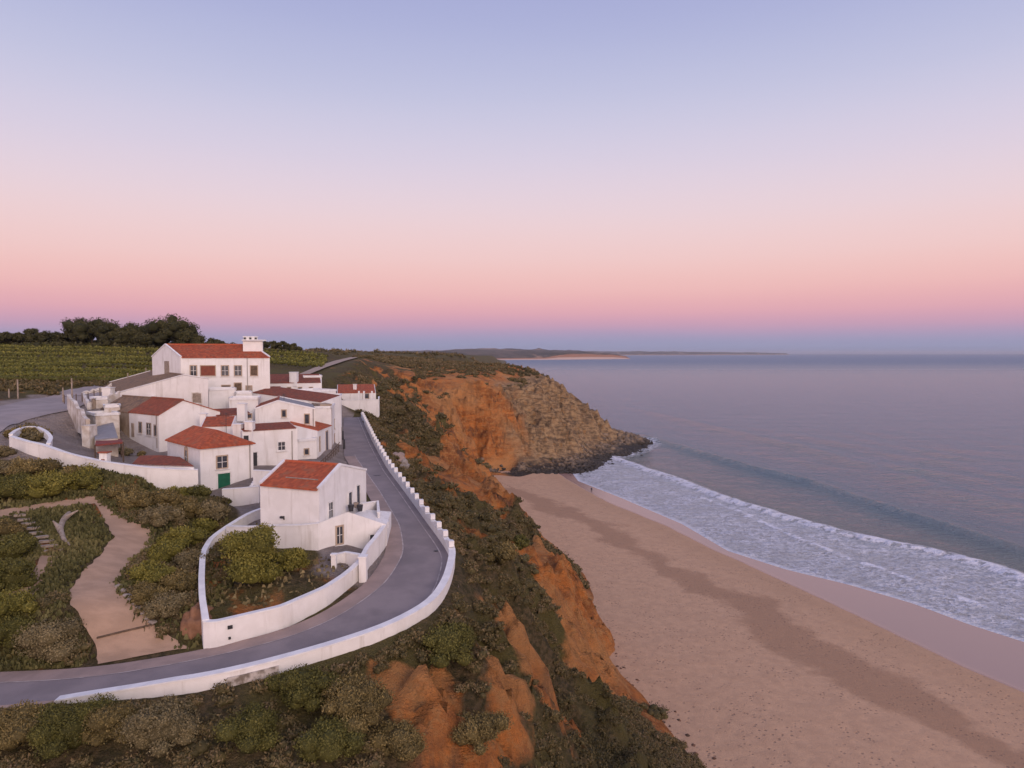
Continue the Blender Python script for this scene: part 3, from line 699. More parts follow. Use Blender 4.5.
# ------------------------------------------------------------------ far coast
def far_coast(name, cols, mat, seed):
    """cols: px, D, top pixel y, cliffness; rows from the water edge inland"""
    P = np.array(cols, float); n = 160; q = np.linspace(0, 1, n); s = np.linspace(0, 1, len(P))
    px = np.interp(q, s, P[:, 0]); D = np.interp(q, s, P[:, 1]); ty = np.interp(q, s, P[:, 2]); cl = np.interp(q, s, P[:, 3])
    V = []; ba = []
    prof = [(-20, 0, 1), (0, .0, 1), (60, .03, 1), (75, .42, .8), (90, .62, .25), (300, .72, .0), (900, .85, 0), (1500, 1, 0), (2600, .75, 0)]
    for i in range(n):
        x = (px[i]-512)/F*D[i]; top = 46-(ty[i]-353)/F*(D[i]+900)
        for r, (dy, h, b_) in enumerate(prof):
            nz = float(fbm(np.array([i*.09+seed]), np.array([r*.7+seed]), 4)[0])
            hh = max(0, top*h*(1+.28*nz*(r > 3))) if r > 1 else -3
            if r == 3 or r == 4: hh = hh*(.35+.65*cl[i])
            b_ = b_*cl[i]*1.1 if r > 2 else b_
            V.append((x*(1+dy*.0*D[i]), D[i]+dy*(1+.25*nz), hh)); ba.append(b_ if r > 2 else 2)
    m = len(prof); idx = np.arange(n*m).reshape(n, m)
    f = np.stack([idx[:-1, :-1], idx[1:, :-1], idx[1:, 1:], idx[:-1, 1:]], -1).reshape(-1, 4)
    return np_mesh(name, V, [f], mat, smooth=True, attrs={'ba': ba})
def coast_mat():
    m, t, b = newmat('far coast'); k = NB(t)
    a = k.attr('ba'); n = k.noise(.006, 6)
    veg = k.mix(k.thr(n, .4, .6), (.05, .045, .035), (.11, .085, .065))
    veg = k.mix(k.thr(k.noise(.004, 6, mapping=(1, .3, 1)), .58, .66), veg, (.30, .20, .14))
    col = k.mix(k.thr(k.math('ADD', a, k.math('MULTIPLY', k.math('SUBTRACT', n, .5), .8)), .35, .6), veg, (.30, .155, .10))
    col = k.mix(k.thr(a, 1.2, 1.6), col, (.5, .38, .33))
    t.links.new(col, b.inputs['Base Color']); b.inputs['Roughness'].default_value = .95
    return m
cm = coast_mat()
fc = far_coast('far_coast', [(300,3400,352,.2),(380,3600,350.5,.2),(430,3900,349,.2),(480,4300,348,.1),(520,4600,348.6,.1),(545,4700,348.6,.2),(560,4800,349.0,.8),(590,5000,350.2,1),(615,5200,351.5,1),(628,5250,354,.9),(632,5300,357,.6)], cm, 3)
tag(fc, kind='structure')
fc2 = far_coast('distant_headland', [(560,14000,351.2,.1),(640,14500,351.2,.1),(690,15000,351.5,.1),(705,15300,351.8,.3),(790,19000,352.7,.1)], cm, 11)
tag(fc2, kind='structure')
rd = random.Random(5)
k = 0
HL = [('cream','far hill behind the vineyard'),]
hmat = [M['white'], simple('terracotta block', (.5, .28, .2), None, .9, .01), simple('sand coloured block', (.55, .45, .38), None, .9, .01)]
spots = [(356,2500,0),(364,2600,0),(372,2700,0),(383,2500,1),(391,2450,1),(398,2550,1),(402,2500,2),(443,4700,1),(452,4750,1),(461,4800,2),(487,5000,1),(494,5050,1),(335,1500,0),(341,1450,0),(346,1520,0),(408,2700,0),(425,2900,2),(300,1300,2),(310,1320,0),(320,1250,0)]
for px, D, c in spots:
    x = (px-512)/F*D; yb = D
    z0 = 30 if D > 3000 else float(zat(x, yb))
    if D > 3000: z0 = 46-(351.5-353)/F*D-14
    w = rd.uniform(9, 16)*D/2500; h = rd.uniform(6, 9)*D/2800
    bm = bmesh.new(); prism(bm, [(x-w, yb), (x+w, yb), (x+w, yb+w), (x-w, yb+w)], z0-25, z0+h)
    e = empty('distant_house', (x, yb, z0), 'tiny far-off building of the distant coastal settlement on the horizon', 'house', 'far-off buildings on the horizon')
    wl = finish(bm, 'wall', hmat[c]); keep(wl, e)
    slab('roof', [(x-w, yb, z0+h), (x+w, yb, z0+h), (x+w*.8, yb+w/2, z0+h+2.5*D/2500), (x-w*.8, yb+w/2, z0+h+2.5*D/2500)], M['tile'], e)

# ------------------------------------------------------------------ walls
def wall_run(name, label, pts, height, thick, mat='white', cap=True, cat='wall', group=None, side=1, n=None, below=.6, step=0, base=None):
    """pts: (x,y,ztop) along one face; the body is thickened to the other side"""
    P = np.array(pts, float)
    if n: P = resample(pts, n)
    d = np.gradient(P[:, :2], axis=0); d /= np.linalg.norm(d, axis=1)[:, None]
    nn = np.stack([-d[:, 1], d[:, 0]], 1)*side
    Q = P[:, :2]+nn*thick
    e = empty(name, (float(P[len(P)//2, 0]), float(P[len(P)//2, 1]), float(P[len(P)//2, 2]-height)), label, cat, group)
    def body(lo, hi, o0, o1):
        bm = bmesh.new(); rows = []
        for i in range(len(P)):
            a = P[i, :2]-nn[i]*o0; b = Q[i]+nn[i]*o0
            rows.append([bm.verts.new((a[0], a[1], lo[i])), bm.verts.new((a[0], a[1], hi[i])), bm.verts.new((b[0], b[1], hi[i])), bm.verts.new((b[0], b[1], lo[i]))])
        for r, s in zip(rows[:-1], rows[1:]):
            for j in range(4): bm.faces.new((r[j], s[j], s[(j+1) % 4], r[(j+1) % 4]))
        bm.faces.new(rows[0]); bm.faces.new(rows[-1][::-1]); return bm
    top = P[:, 2]; lo = (top-height-below) if base is None else np.array(base)
    o = finish(body(lo, top-(.10 if cap else 0), 0, 0), 'wall_face', M[mat]); keep(o, e)
    if cap:
        o2 = finish(body(top-.10, top, .05, 0), 'coping', M['cap']); keep(o2, e)
    return e, P, nn
# outer parapet: smooth part round the bend
k0 = 33
seg = [tuple(RO[i]) for i in range(NR)]
s = np.concatenate([[0], np.cumsum(np.hypot(*np.diff(RO[:, :2], axis=0).T))])
i0 = int(np.argmin(np.hypot(RO[:, 0]-OUT[3][0], RO[:, 1]-OUT[3][1]))); i1 = int(np.argmin(np.hypot(RO[:, 0]-OUT[10][0], RO[:, 1]-OUT[10][1])))
par = [(RO[i, 0], RO[i, 1], RO[i, 2]+.85*min(1, .25+(i-i0)/9)) for i in range(i0, i1+2)]
# side: away from the road centre
def side_of(P, ref):
    a, b = P[len(P)//2], P[len(P)//2+1]; d = (b[0]-a[0], b[1]-a[1]); nrm = (-d[1], d[0]); return 1 if (nrm[0]*(a[0]-ref[0])+nrm[1]*(a[1]-ref[1])) > 0 else -1
e, P, nn = wall_run('parapet_wall', 'long curved white parapet on the seaward edge of the road bend', par, 2.3, .5, side=side_of(par, RC[(i0+i1)//2]), below=.3)
# rubble footing that shows under the plaster
ft = [(p[0]+n_[0]*.52, p[1]+n_[1]*.52, p[2]-.40) for p, n_ in zip(P, nn) if 205 < 512+p[0]/p[1]*F < 275]
fe, _, _ = wall_run('stone_footing', 'rough rubble stone footing under the plaster of the curved parapet', ft, 1.4, .12, 'stonewall', cap=False, side=side_of(ft, RC[20]), cat='footing')
# stepped part up the hill
par2 = [(RO[i, 0], RO[i, 1], RO[i, 2]+.85) for i in range(i1+1, NR)]
P2 = resample(par2, 240)
e2, P, nn = wall_run('parapet_wall', 'straight white parapet with stepped merlons climbing beside the road', [tuple(p) for p in P2], 1.6, .4, side=side_of([tuple(p) for p in P2], RC[-20]))
s2 = np.concatenate([[0], np.cumsum(np.hypot(*np.diff(P[:, :2], axis=0).T))]); cnt = int(s2[-1]//2.7)
for q in range(cnt+1):
    sq = q*2.7+.3
    if sq > s2[-1]: break
    i = int(np.searchsorted(s2, sq).clip(1, len(P)-2)); d = P[i+1, :2]-P[i-1, :2]; d /= np.linalg.norm(d); c = P[i, :2]+nn[i]*.2
    bm = bmesh.new()
    # wedge-topped merlon, higher on the downhill side
    u = Vector((d[0], d[1], 0)); v = Vector((nn[i][0], nn[i][1], 0)); o0 = Vector((c[0], c[1], P[i, 2]))
    prof = [(-1.2, -.02), (1.2, -.02), (1.2, .05), (-.7, .50), (-1.2, .50)]
    a = [bm.verts.new(o0+u*x-v*.23+Vector((0, 0, z))) for x, z in prof]; b = [bm.verts.new(o0+u*x+v*.23+Vector((0, 0, z))) for x, z in prof]
    bm.faces.new(a); bm.faces.new(b[::-1])
    for j in range(5): bm.faces.new((a[j], b[j], b[(j+1) % 5], a[(j+1) % 5]))
    keep(finish(bm, 'merlon', M['cap']), e2)

# garden wall round the point of the bend
gw = [PZ(*p) for p in ((260,508,30.5),(248,512,30.3),(225,526,29.8),(209,537.5,29.3),(200.5,552,29.0),(199,578.6,28.6),(199.5,597.6,28.2),(203,620,27.6))]
wall_run('garden_wall', 'white garden wall running downhill from the house to the sharp road corner', gw, 1.5, .35, n=30, side=side_of(gw, (-40, 60)), below=.8)
gw2 = [PZ(*p) for p in ((203,621,27.55),(212,622.5,27.5),(282.6,606,27.75),(326.5,587,28.1),(345,575,28.3),(356,566,28.55),(362,560,28.8))]
ref_road = RC[60]
wall_run('garden_wall', 'curved white garden wall along the inner side of the road bend', gw2, 1.6, .35, n=30, side=-side_of(gw2, (-22, 58)) * -1 if False else (1 if side_of(gw2, (-5, 45)) > 0 else -1), below=.7)
def pillar(label, px, py, z, h, w=.5, parent=None):
    x, y, z = PZ(px, py, z); e = empty('gate_pillar', (x, y, z-h), label, 'pillar', 'white gate pillars')
    bm = bmesh.new(); obox(bm, (x, y, z-h/2-.2), (1, 0, 0), (0, 1, 0), (0, 0, 1), w, w, h+.4); keep(finish(bm, 'shaft', M['white']), e)
    bm = bmesh.new(); obox(bm, (x, y, z+.06), (1, 0, 0), (0, 1, 0), (0, 0, 1), w+.12, w+.12, .12); keep(finish(bm, 'cap', M['cap']), e)
pillar('tall white gate pillar where the curved garden wall meets the driveway', 363, 557, 29.2, 2.2, .6)
pillar('short white gate pillar at the garden end of the low driveway wall', 334, 555, 29.1, 1.3, .4)
gw3 = [PZ(*p) for p in ((386,524.5,30.0),(377,537,29.6),(369,546,29.3),(364,556,29.1))]
wall_run('roadside_wall', 'tall white wall between the driveway and the inner road edge', gw3, 2.1, .3, n=14, side=1 if side_of(gw3, (-5, 55)) > 0 else -1, below=.8)
gw4 = [PZ(*p) for p in ((334,555,28.95),(345,552,29.0),(362,555,28.95))]
wall_run('driveway_wall', 'low white wall closing the driveway off from the planted garden', gw4, 1.1, .3, side=1 if side_of(gw4, (-20, 50)) > 0 else -1, below=.6)
gw5 = [PZ(*p) for p in ((226,526,29.95),(245,526.5,30.3),(272,525.5,30.7),(300,525,30.9),(318,523,31.1))]
wall_run('terrace_wall', 'smooth bowed white retaining wall below the lone gabled house', gw5, 2.3, .3, n=20, side=1 if side_of(gw5, (-20, 40)) > 0 else -1, below=.8)
gw6 = [PZ(*p) for p in ((9,436,36.95),(25,441,36.6),(40,444,36.35),(60,451,35.8),(80,456.5,35.2),(100,461,34.9),(125,464.5,34.5),(150,467.5,34.2),(175,469,33.9),(198,469.5,33.7))]
wall_run('boundary_wall', 'long white boundary wall sweeping below the village above the shrubs', gw6, 1.3, .4, n=50, side=1 if side_of(gw6, (-30, 40)) > 0 else -1, below=1.2)
gw7 = [PZ(*p) for p in ((9,434,37.15),(14,430,37.25),(24,426,37.4),(38,426,37.4),(48,431,37.1),(53,437,36.7),(50,443,36.4))]
wall_run('planter_wall', 'looped white kerb wall round the shrub island beside the upper road', gw7, .3, .3, n=26, side=-1, below=.5)
gw8 = [PZ(*p) for p in ((222,489,31.6),(240,488,31.7),(259,486,31.9))]
wall_run('yard_wall', 'white yard wall in front of the house with the green door', gw8, 1.9, .3, side=1 if side_of(gw8, (-20, 40)) > 0 else -1, below=.7)
gw9 = [PZ(*p) for p in ((253,470,33.2),(275,471,33.2),(300,473,33.2),(320,474,33.1))]
wall_run('yard_wall', 'low white terrace wall behind the ridge of the lone gabled house', gw9, 2.0, .25, side=1 if side_of(gw9, (-20, 40)) > 0 else -1, below=1.5)
# wall corner plaques
w = PD(222, 627, 48.3)
def on_wall(A, B, px, py):
    A = Vector(A); B = Vector(B); d = (B-A); d.z = 0; d.normalize(); n = Vector((-d.y, d.x, 0))
    if n.dot(Vector((0, 0, H))-A) < 0: n = -n
    r = Vector(ray(px, py)); o = Vector((0, 0, H)); t = (A-o).dot(n)/r.dot(n)
    return o+r*t, d, n

# ------------------------------------------------------------------ buildings
def opening(parent, A, B, px, py, w, h, kind='window', fr='frame', pane='glass', bars=1, sill=True, arch=False):
    p, u, n = on_wall(A, B, px, py); z = Vector((0, 0, 1))
    t = .14; nm = 'door' if kind == 'door' else 'window'
    bm = bmesh.new()
    pr = .07
    obox(bm, p+u*(w/2+t/2)+n*pr/2, u, n, z, t, pr, h+2*t); obox(bm, p-u*(w/2+t/2)+n*pr/2, u, n, z, t, pr, h+2*t)
    obox(bm, p+z*(h/2+t/2)+n*pr/2, u, n, z, w, pr, t)
    if kind != 'door': obox(bm, p-z*(h/2+t/2)+n*pr/2, u, n, z, w, pr, t)
    if arch:
        vs_ = [bm.verts.new(p+z*(h/2+t)+u*math.cos(a)*(w/2+t)+z*math.sin(a)*.35+n*s_) for s_ in (0, pr-.004) for a in [math.pi*i/6 for i in range(7)]]
        bm.faces.new(vs_[7:]); bm.faces.new(vs_[:7][::-1])
        for i in range(6): bm.faces.new((vs_[i], vs_[i+1], vs_[i+8], vs_[i+7]))
    f = finish(bm, nm, M[fr]); keep(f, parent)
    bm = bmesh.new(); obox(bm, p+n*.012, u, n, z, w, .024, h); g = finish(bm, 'pane' if kind != 'door' else 'panel', M[pane]); g.parent = f
    if bars and kind != 'door':
        bm = bmesh.new(); obox(bm, p+n*.035, u, n, z, .06, .03, h); obox(bm, p+n*.034, u, n, z, w, .026, .05)
        g2 = finish(bm, 'glazing_bar', M['framewhite']); g2.parent = f
    if sill and kind != 'door':
        bm = bmesh.new(); obox(bm, p-z*(h/2+t+.04)+n*.09, u, n, z, w+.5, .18, .08); g3 = finish(bm, 'sill', M['framewhite']); g3.parent = f
    return f
def block(e, top, zb, mat='white', name='wall'):
    bm = bmesh.new(); prism(bm, [(p[0], p[1]) for p in top], zb, [p[2] for p in top]); return keep(finish(bm, name, M[mat]), e)
def add3(a, b): return (a[0]+b[0], a[1]+b[1], a[2]+b[2])
def sub3(a, b): return (a[0]-b[0], a[1]-b[1], a[2]-b[2])
def gable_house(name, label, chain, vec, zb, wall='white', roof='tile', over=.22, cat='house', group=None, coping=True, roofR=None):
    """chain: left eave, apex, right eave of one gable end (3-d points); vec: towards the other end"""
    a, r, b = chain
    dx_, dy_ = b[0]-a[0], b[1]-a[1]; t_ = ((r[0]-a[0])*dx_+(r[1]-a[1])*dy_)/(dx_*dx_+dy_*dy_); r = (a[0]+t_*dx_, a[1]+t_*dy_, r[2]); chain = (a, r, b)
    A, R, B = [add3(p, vec) for p in chain]
    e = empty(name, (a[0], a[1], zb), label, cat, group)
    bm = bmesh.new(); V = lambda p: bm.verts.new(p)
    q = [V(a), V(r), V(b), V((b[0], b[1], zb)), V((a[0], a[1], zb))]; Q = [V(A), V(R), V(B), V((B[0], B[1], zb)), V((A[0], A[1], zb))]
    bm.faces.new(q); bm.faces.new(Q[::-1])
    for i in range(5): bm.faces.new((q[i], Q[i], Q[(i+1) % 5], q[(i+1) % 5]))
    keep(finish(bm, 'wall', M[wall]), e)
    ul = Vector(sub3(A, a)).normalized()
    def rf(lo, hi, LO, HI, m):
        d = Vector(sub3(lo, hi)).normalized()*over; i = ul*(.12 if coping else -over)
        slab('roof', [tuple(Vector(lo)+d+i), tuple(Vector(hi)+i), tuple(Vector(HI)-i), tuple(Vector(LO)+d-i)], M[m], e, th=.12, lift=.08)
    rf(a, r, A, R, roof); rf(b, r, B, R, roofR or roof)
    bm = bmesh.new(); rl = Vector(R)-Vector(r); mid = (Vector(R)+Vector(r))/2; u = rl.normalized(); side = u.cross(Vector((0, 0, 1)))
    obox(bm, mid+Vector((0, 0, .12)), u, side, side.cross(u), rl.length-(.26 if coping else -.3), .24, .16); keep(finish(bm, 'ridge_cap', M[roof]), e)
    if coping:
        for (p, q_, s_) in ((a, r, 1), (b, r, 1), (A, R, -1), (B, R, -1)):
            v = Vector(q_)-Vector(p); m_ = (Vector(q_)+Vector(p))/2+ul*s_*.05+Vector((0, 0, .11)); uu = v.normalized()
            bm = bmesh.new(); obox(bm, m_, uu, ul, uu.cross(ul), v.length+.1, .30, .20)
            keep(finish(bm, 'coping', M['cap']), e)
    return e, (a, r, b, A, R, B)
def chimney(e, p, w, d, h, mat='white', capm='cap', z0=None, holes=True):
    x, y, z = p; z0 = z-1.2 if z0 is None else z0
    bm = bmesh.new(); obox(bm, (x, y, (z0+z+h)/2), (1, 0, 0), (0, 1, 0), (0, 0, 1), w, d, z+h-z0)
    c = keep(finish(bm, 'chimney', M[mat]), e)
    bm = bmesh.new(); obox(bm, (x, y, z+h+.05), (1, 0, 0), (0, 1, 0), (0, 0, 1), w+.16, d+.16, .1)
    g = finish(bm, 'cap', M[capm]); g.parent = c
    return c
# --- lone gabled house (A)
FC = PZ(319, 489.5, 34); FL = PZ(260, 484.3, 34); BR = PZ(366, 470.5, 34); R0 = PZ(343.5, 465.6, 35.45)
vecA = sub3(FL, FC)
eA, pts = gable_house('house', 'lone white gabled house with orange tiled roof beside the road bend', [FC, R0, BR], vecA, 27.5)
opening(eA, FC, BR, 330.5, 510, .75, 1.4, fr='framewhite'); opening(eA, FC, BR, 350, 500, .7, 1.5, fr='framewhite', bars=0); opening(eA, FC, BR, 358, 495, .7, 1.9, fr='framewhite', bars=0)
p, u, n = on_wall(FC, FL, 283, 517)
bm = bmesh.new(); obox(bm, p+n*.12, u, n, (0, 0, 1), .35, .24, .18); obox(bm, p+n*.02+u*-.12+Vector((0, 0, -.14)), u, n, (0, 0, 1), .12, .04, .2); keep(finish(bm, 'wall_lamp', M['dark']), eA)
bm = bmesh.new(); a_, b_ = Vector(FC), Vector(FL); r_ = Vector(R0)-a_
obox(bm, a_+(b_-a_)*.42+r_*.30+Vector((0, 0, .13)), (b_-a_).normalized(), r_.normalized(), (b_-a_).cross(r_).normalized(), 3.6, .10, .07)
keep(finish(bm, 'roof_pipe', M['palewood']), eA)
# annex with its gabled front wall facing the driveway
q0 = PZ(317.5, 523.5, 31.05); q1 = PZ(348, 512, 31.6); q2 = PZ(386.5, 524.5, 30.0)
eX = empty('annex', (q0[0], q0[1], 28), 'low white annex with a shallow gabled front facing the driveway', 'annex')
dq = sub3(q2, q0)
m1 = (q1[0], q1[1]+2.0, q1[2])
bm = bmesh.new(); bk_ = [(q2[0]-.5, q2[1]+5.5, 29.95), (q1[0]+.5, q1[1]+5.5, 30.6), (q0[0]+.8, q0[1]+3.5, 30.6)]
top = [q0, q1, q2]+bk_
vb = [bm.verts.new((p[0], p[1], 27)) for p in top]; vt = [bm.verts.new(p) for p in (q0, q1, q2)]+[bm.verts.new(p) for p in bk_]
for i in range(6): j = (i+1) % 6; bm.faces.new((vb[i], vb[j], vt[j], vt[i]))
bmesh.ops.triangulate(bm, faces=[bm.faces.new(vt)]); bm.faces.new(vb[::-1])
keep(finish(bm, 'wall', M['white']), eX)
opening(eX, q0, q1, 339.5, 535, .55, 1.5, fr='frame', pane='glass'); opening(eX, q1, q2, 372, 539, .4, .8, fr='framewhite', pane='dark', bars=0, sill=False)
# roof terrace parapets at the back of the annex
tp = [PZ(*p) for p in ((361,505,31.0),(368,503,31.1),(377,500.5,31.1),(377,513,30.6))]
tp = [PD(362, 503, 67.5), PD(377, 500.8, 70), PD(377.5, 512, 66.3)]
wall_run('terrace_parapet', 'small white parapet round the roof terrace of the annex', tp, 1.3, .2, side=1, below=1)
c_ = PD(384, 521, 66.2); bm = bmesh.new(); obox(bm, (c_[0], c_[1], c_[2]-.3), (1, 0, 0), (0, 1, 0), (0, 0, 1), .9, .5, .6); bm2 = finish(bm, 'block_seat', M['cap']); tag(bm2, 'white masonry block on the road end of the annex wall', 'block')
# clothes and pots on the annex roof
for i, (px, py, D, s_, m_) in enumerate(((351, 508, 66, .3, 'dark'), (356, 505, 66.8, .25, 'palewood'), (360, 508, 66, .3, 'dark'))):
    x, y, z = PD(px, py, D)
    bm = bmesh.new(); bmesh.ops.create_cone(bm, cap_ends=True, segments=10, radius1=s_*.7, radius2=s_, depth=s_*2)
    bmesh.ops.translate(bm, vec=(x, y, z), verts=bm.verts)
    tag(finish(bm, 'pot', M[m_]), ('dark pot on the annex roof nearest the gable wall', 'pale brown pot between two dark pots on the annex roof', 'dark pot on the annex roof nearest the road')[i], 'pot')

# --- house with the green door (B)
zB = 35.5
bFC = PZ(200, 448, zB); bFL = PZ(167.2, 440, zB); bBR = PZ(253, 443, zB); bBL = add3(bFL, sub3(bBR, bFC))
eB = empty('house', (bFC[0], bFC[1], 31), 'white house with hipped orange roof and a green door', 'house')
block(eB, [bFC, bBR, bBL, bFL], 29.5)
mA = tuple((np.array(bFC)+np.array(bBR))/2); dL = np.array(sub3(bFL, bFC)); dLn = dL/np.linalg.norm(dL)
rA = tuple(np.array(mA)+dLn*2.6+np.array([0, 0, 1.55])); rB = tuple(np.array(mA)+dL*.98+np.array([0, 0, 1.55]))
ov = .2
def outp(p, c, o=.22):
    v = np.array([p[0]-c[0], p[1]-c[1]]); v /= np.linalg.norm(v); return (p[0]+v[0]*o, p[1]+v[1]*o, p[2])
cB = np.mean([bFC, bBR, bBL, bFL], axis=0)
oFC, oBR, oBL, oFL = [outp(p, cB, .35) for p in (bFC, bBR, bBL, bFL)]
slab('roof', [oFC, oBR, rA], M['tile'], eB); slab('roof', [oFC, rA, rB, oFL], M['tile'], eB); slab('roof', [oBR, oBL, rB, rA], M['tile'], eB); slab('roof', [oFL, rB, oBL], M['tile'], eB)
opening(eB, bFC, bBR, 222, 462, 1.1, 1.3); opening(eB, bFC, bBR, 224, 482, 1.4, 2.0, kind='door', pane='green', fr='framewhite')
opening(eB, bFC, bFL, 186.5, 457, .8, 1.5, fr='frame', arch=True)
p = PD(188, 437, 82); slabp = Vector(p)
chimney(eB, PD(238, 426, 87), 1.0, .9, .2, z0=34)
# --- low hip roofed shed in front
zE = 33.2
f0 = PD(132, 464, 75); f1 = PD(194, 467, 73.5); f2 = PD(180, 458, 80); f3 = PD(140, 458, 81); rp_ = PD(157.5, 455.5, 77.8); rq = PD(166, 455.8, 78.0)
zz_ = f0[2]
f1 = (f1[0], f1[1], zz_); f2 = (f2[0], f2[1], zz_); f3 = (f3[0], f3[1], zz_)
eE = empty('shed', (f0[0], f0[1], 32), 'low shed with hipped dark red roof just inside the boundary wall', 'shed')
block(eE, [f0, f1, f2, f3], 31)
slab('roof', [f0, f1, rq, rp_], M['tiledark'], eE, over=0); slab('roof', [f1, f2, rq], M['tiledark'], eE); slab('roof', [f2, f3, rp_, rq], M['tiledark'], eE); slab('roof', [f3, f0, rp_], M['tiledark'], eE)
# --- brown roofed house (D): white part and stone part
zD = 37.9
dFC = PZ(158.6, 415, zD); dFL = PZ(129, 412, zD); dF2 = PZ(111, 408.5, zD); dBR = PZ(220, 411.5, zD); dR = PZ(187, 400.8, 39.7)
vD = sub3(dFL, dFC)
eD, pts = gable_house('house', 'white house with dark brown tiled roof and three small upper windows', [dFC, dR, dBR], vD, 33, roof='tiledark', coping=False, over=.12)
opening(eD, dFC, dFL, 140.5, 427.5, .65, 1.3, fr='palewood', bars=0); opening(eD, dFC, dFL, 149, 429, .95, 1.4, fr='palewood', bars=1); opening(eD, dFC, dFL, 155.5, 430.5, .5, 1.3, fr='palewood', bars=0)
opening(eD, dFC, dFL, 142, 452, .6, 1.2, kind='door', fr='palewood', pane='palewood')
opening(eD, dFC, dFL, 133, 430, .4, 1.6, fr='palewood', pane='palewood', bars=0, sill=False)
sh_ = (vD[0]*1.003, vD[1]*1.003, 0)
v2 = sub3(dF2, dFL); n2_ = math.hypot(v2[0], v2[1]); vv = (vD[0]/math.hypot(vD[0], vD[1])*n2_, vD[1]/math.hypot(vD[0], vD[1])*n2_, 0)
eD2, _ = gable_house('house', 'old stone house with lichened tan tiled roof joined to the brown roofed one', [add3(add3(dFC, sh_), (0, 0, -.06)), add3(add3(dR, sh_), (0, 0, -.06)), add3(add3(dBR, sh_), (0, 0, -.06))], vv, 33, wall='tanwall', roof='tileold', coping=False, over=.1)
opening(eD2, add3(dFC, sh_), add3(add3(dFC, sh_), vv), 118, 424, .6, 1.0, fr='palewood', pane='dark', bars=0, sill=False)
# --- long low building with ragged grey roof (C)
cL = PD(120.5, 392.5, 107.7); cA = PD(185, 375.3, 106); cR = PD(208, 379, 105)
vC = (-6.2, 19, .0)
eC, _ = gable_house('barn', 'long low white barn with a ragged grey brown roof', [cL, cA, cR], (PD(152, 372.5, 130)[0]-cA[0], 24, 0), 36.5, roof='tileold', over=.1)
opening(eC, cL, cR, 197, 398, 1.4, 1.4, fr='oldwhite', pane='palewood', bars=0)
chimney(eC, PD(108.5, 391, 111), 1.3, 1.3, .5, z0=38.5)
chimney(eC, PD(152, 397, 106.5), .5, .5, .1, z0=39)
# old stables left of the barn
s0 = PD(90, 398, 100); s1 = PD(120, 395, 106); s2_ = PD(112, 388, 122); s3 = PD(84, 390, 118)
eS = empty('stable', (s0[0], s0[1], 37), 'roofless stained stable walls between the upper road and the barn', 'ruin')
zt = [38.9, 40.2, 40.6, 39.6]
for (a, b, za, zb_, th_) in ((s0, s1, 38.9, 40.2, .4), (s0, s3, 38.9, 39.4, .4), (s3, s2_, 39.4, 40.6, .4)):
    d_ = Vector((b[0]-a[0], b[1]-a[1], 0)).normalized(); n_ = Vector((-d_.y, d_.x, 0))*.4
    bm = bmesh.new(); k_ = 9; tp_ = []
    for i in range(k_+1):
        f = i/k_; tp_.append((a[0]+(b[0]-a[0])*f, a[1]+(b[1]-a[1])*f, za+(zb_-za)*f+rd.uniform(-.25, .2)))
    for i in range(k_):
        p_, q_ = tp_[i], tp_[i+1]
        prism(bm, [(p_[0], p_[1]), (q_[0], q_[1]), (q_[0]+n_.x, q_[1]+n_.y), (p_[0]+n_.x, p_[1]+n_.y)], 35.5, [p_[2], q_[2], q_[2], p_[2]])
    keep(finish(bm, 'wall', M['oldwhite']), eS)
for px in (94, 99, 104): opening(eS, s0, s1, px, 407, .6, 2.2, kind='door', fr='palewood', pane='tanwall')
# crumbling white wall with recesses along the upper road
RW_ = [PD(70.5, 394, 99), PD(72, 398, 97), PD(77, 401, 95), PD(80, 408, 93), PD(84, 409, 91), PD(86, 416, 89), PD(90, 419, 87)]
e_r, P_, n_ = wall_run('ruined_wall', 'crumbling white wall with stained recesses at the edge of the upper road', RW_, 2.2, .45, 'oldwhite', cap=False, side=-1, below=1)
bt = PD(90, 447, 85.5); e_b = empty('buttress', (bt[0], bt[1], bt[2]), 'narrow white buttress pier standing at the village yard entrance', 'pier')
bm = bmesh.new(); obox(bm, (bt[0], bt[1], bt[2]+.9), (1, 0, 0), (0, 1, 0), (0, 0, 1), .95, 1.6, 3.4); keep(finish(bm, 'shaft', M['oldwhite']), e_b)
bm = bmesh.new(); obox(bm, (bt[0], bt[1], bt[2]+2.65), (1, 0, 0), (0, 1, 0), (0, 0, 1), 1.05, 1.7, .12); keep(finish(bm, 'cap', M['oldwhite']), e_b)
# yard shed with grey roof and the red awning
g0 = PD(95, 440, 83); g1 = PD(118, 438, 84); g2 = PD(113, 422, 95); g3 = PD(93, 428, 92)
eG = empty('yard_shed', (g0[0], g0[1], 34), 'open yard shed with sloping grey sheet roof against the stone house', 'shed')
block(eG, [(g0[0], g0[1], g0[2]-.1), (g1[0], g1[1], g1[2]-.1), (g2[0], g2[1], g2[2]-.1), (g3[0], g3[1], g3[2]-.1)], 33.5, 'oldwhite'); slab('roof', [g0, g1, g2, g3], M['greyroof'], eG, lift=.05)
a0 = PD(95, 445, 80); a1 = PD(123, 442, 82); a2 = PD(121, 439, 85); a3 = PD(96, 441, 83)
eW = empty('awning', (a0[0], a0[1], a0[2]-2.2), 'faded red awning on posts beside the stone house', 'awning')
slab('canopy', [a0, a1, a2, a3], M['awning'], eW, th=.2)
for q in (a0, a1, a2):
    bm = bmesh.new(); obox(bm, (q[0], q[1], q[2]-1.2), (1, 0, 0), (0, 1, 0), (0, 0, 1), .12, .12, 2.4); keep(finish(bm, 'post', M['wood']), eW)
hb = PD(105, 463, 72.5)
eH = empty('letterbox_pier', (hb[0], hb[1], hb[2]-1), 'little white pier with a tiled cap standing on the boundary wall', 'pier')
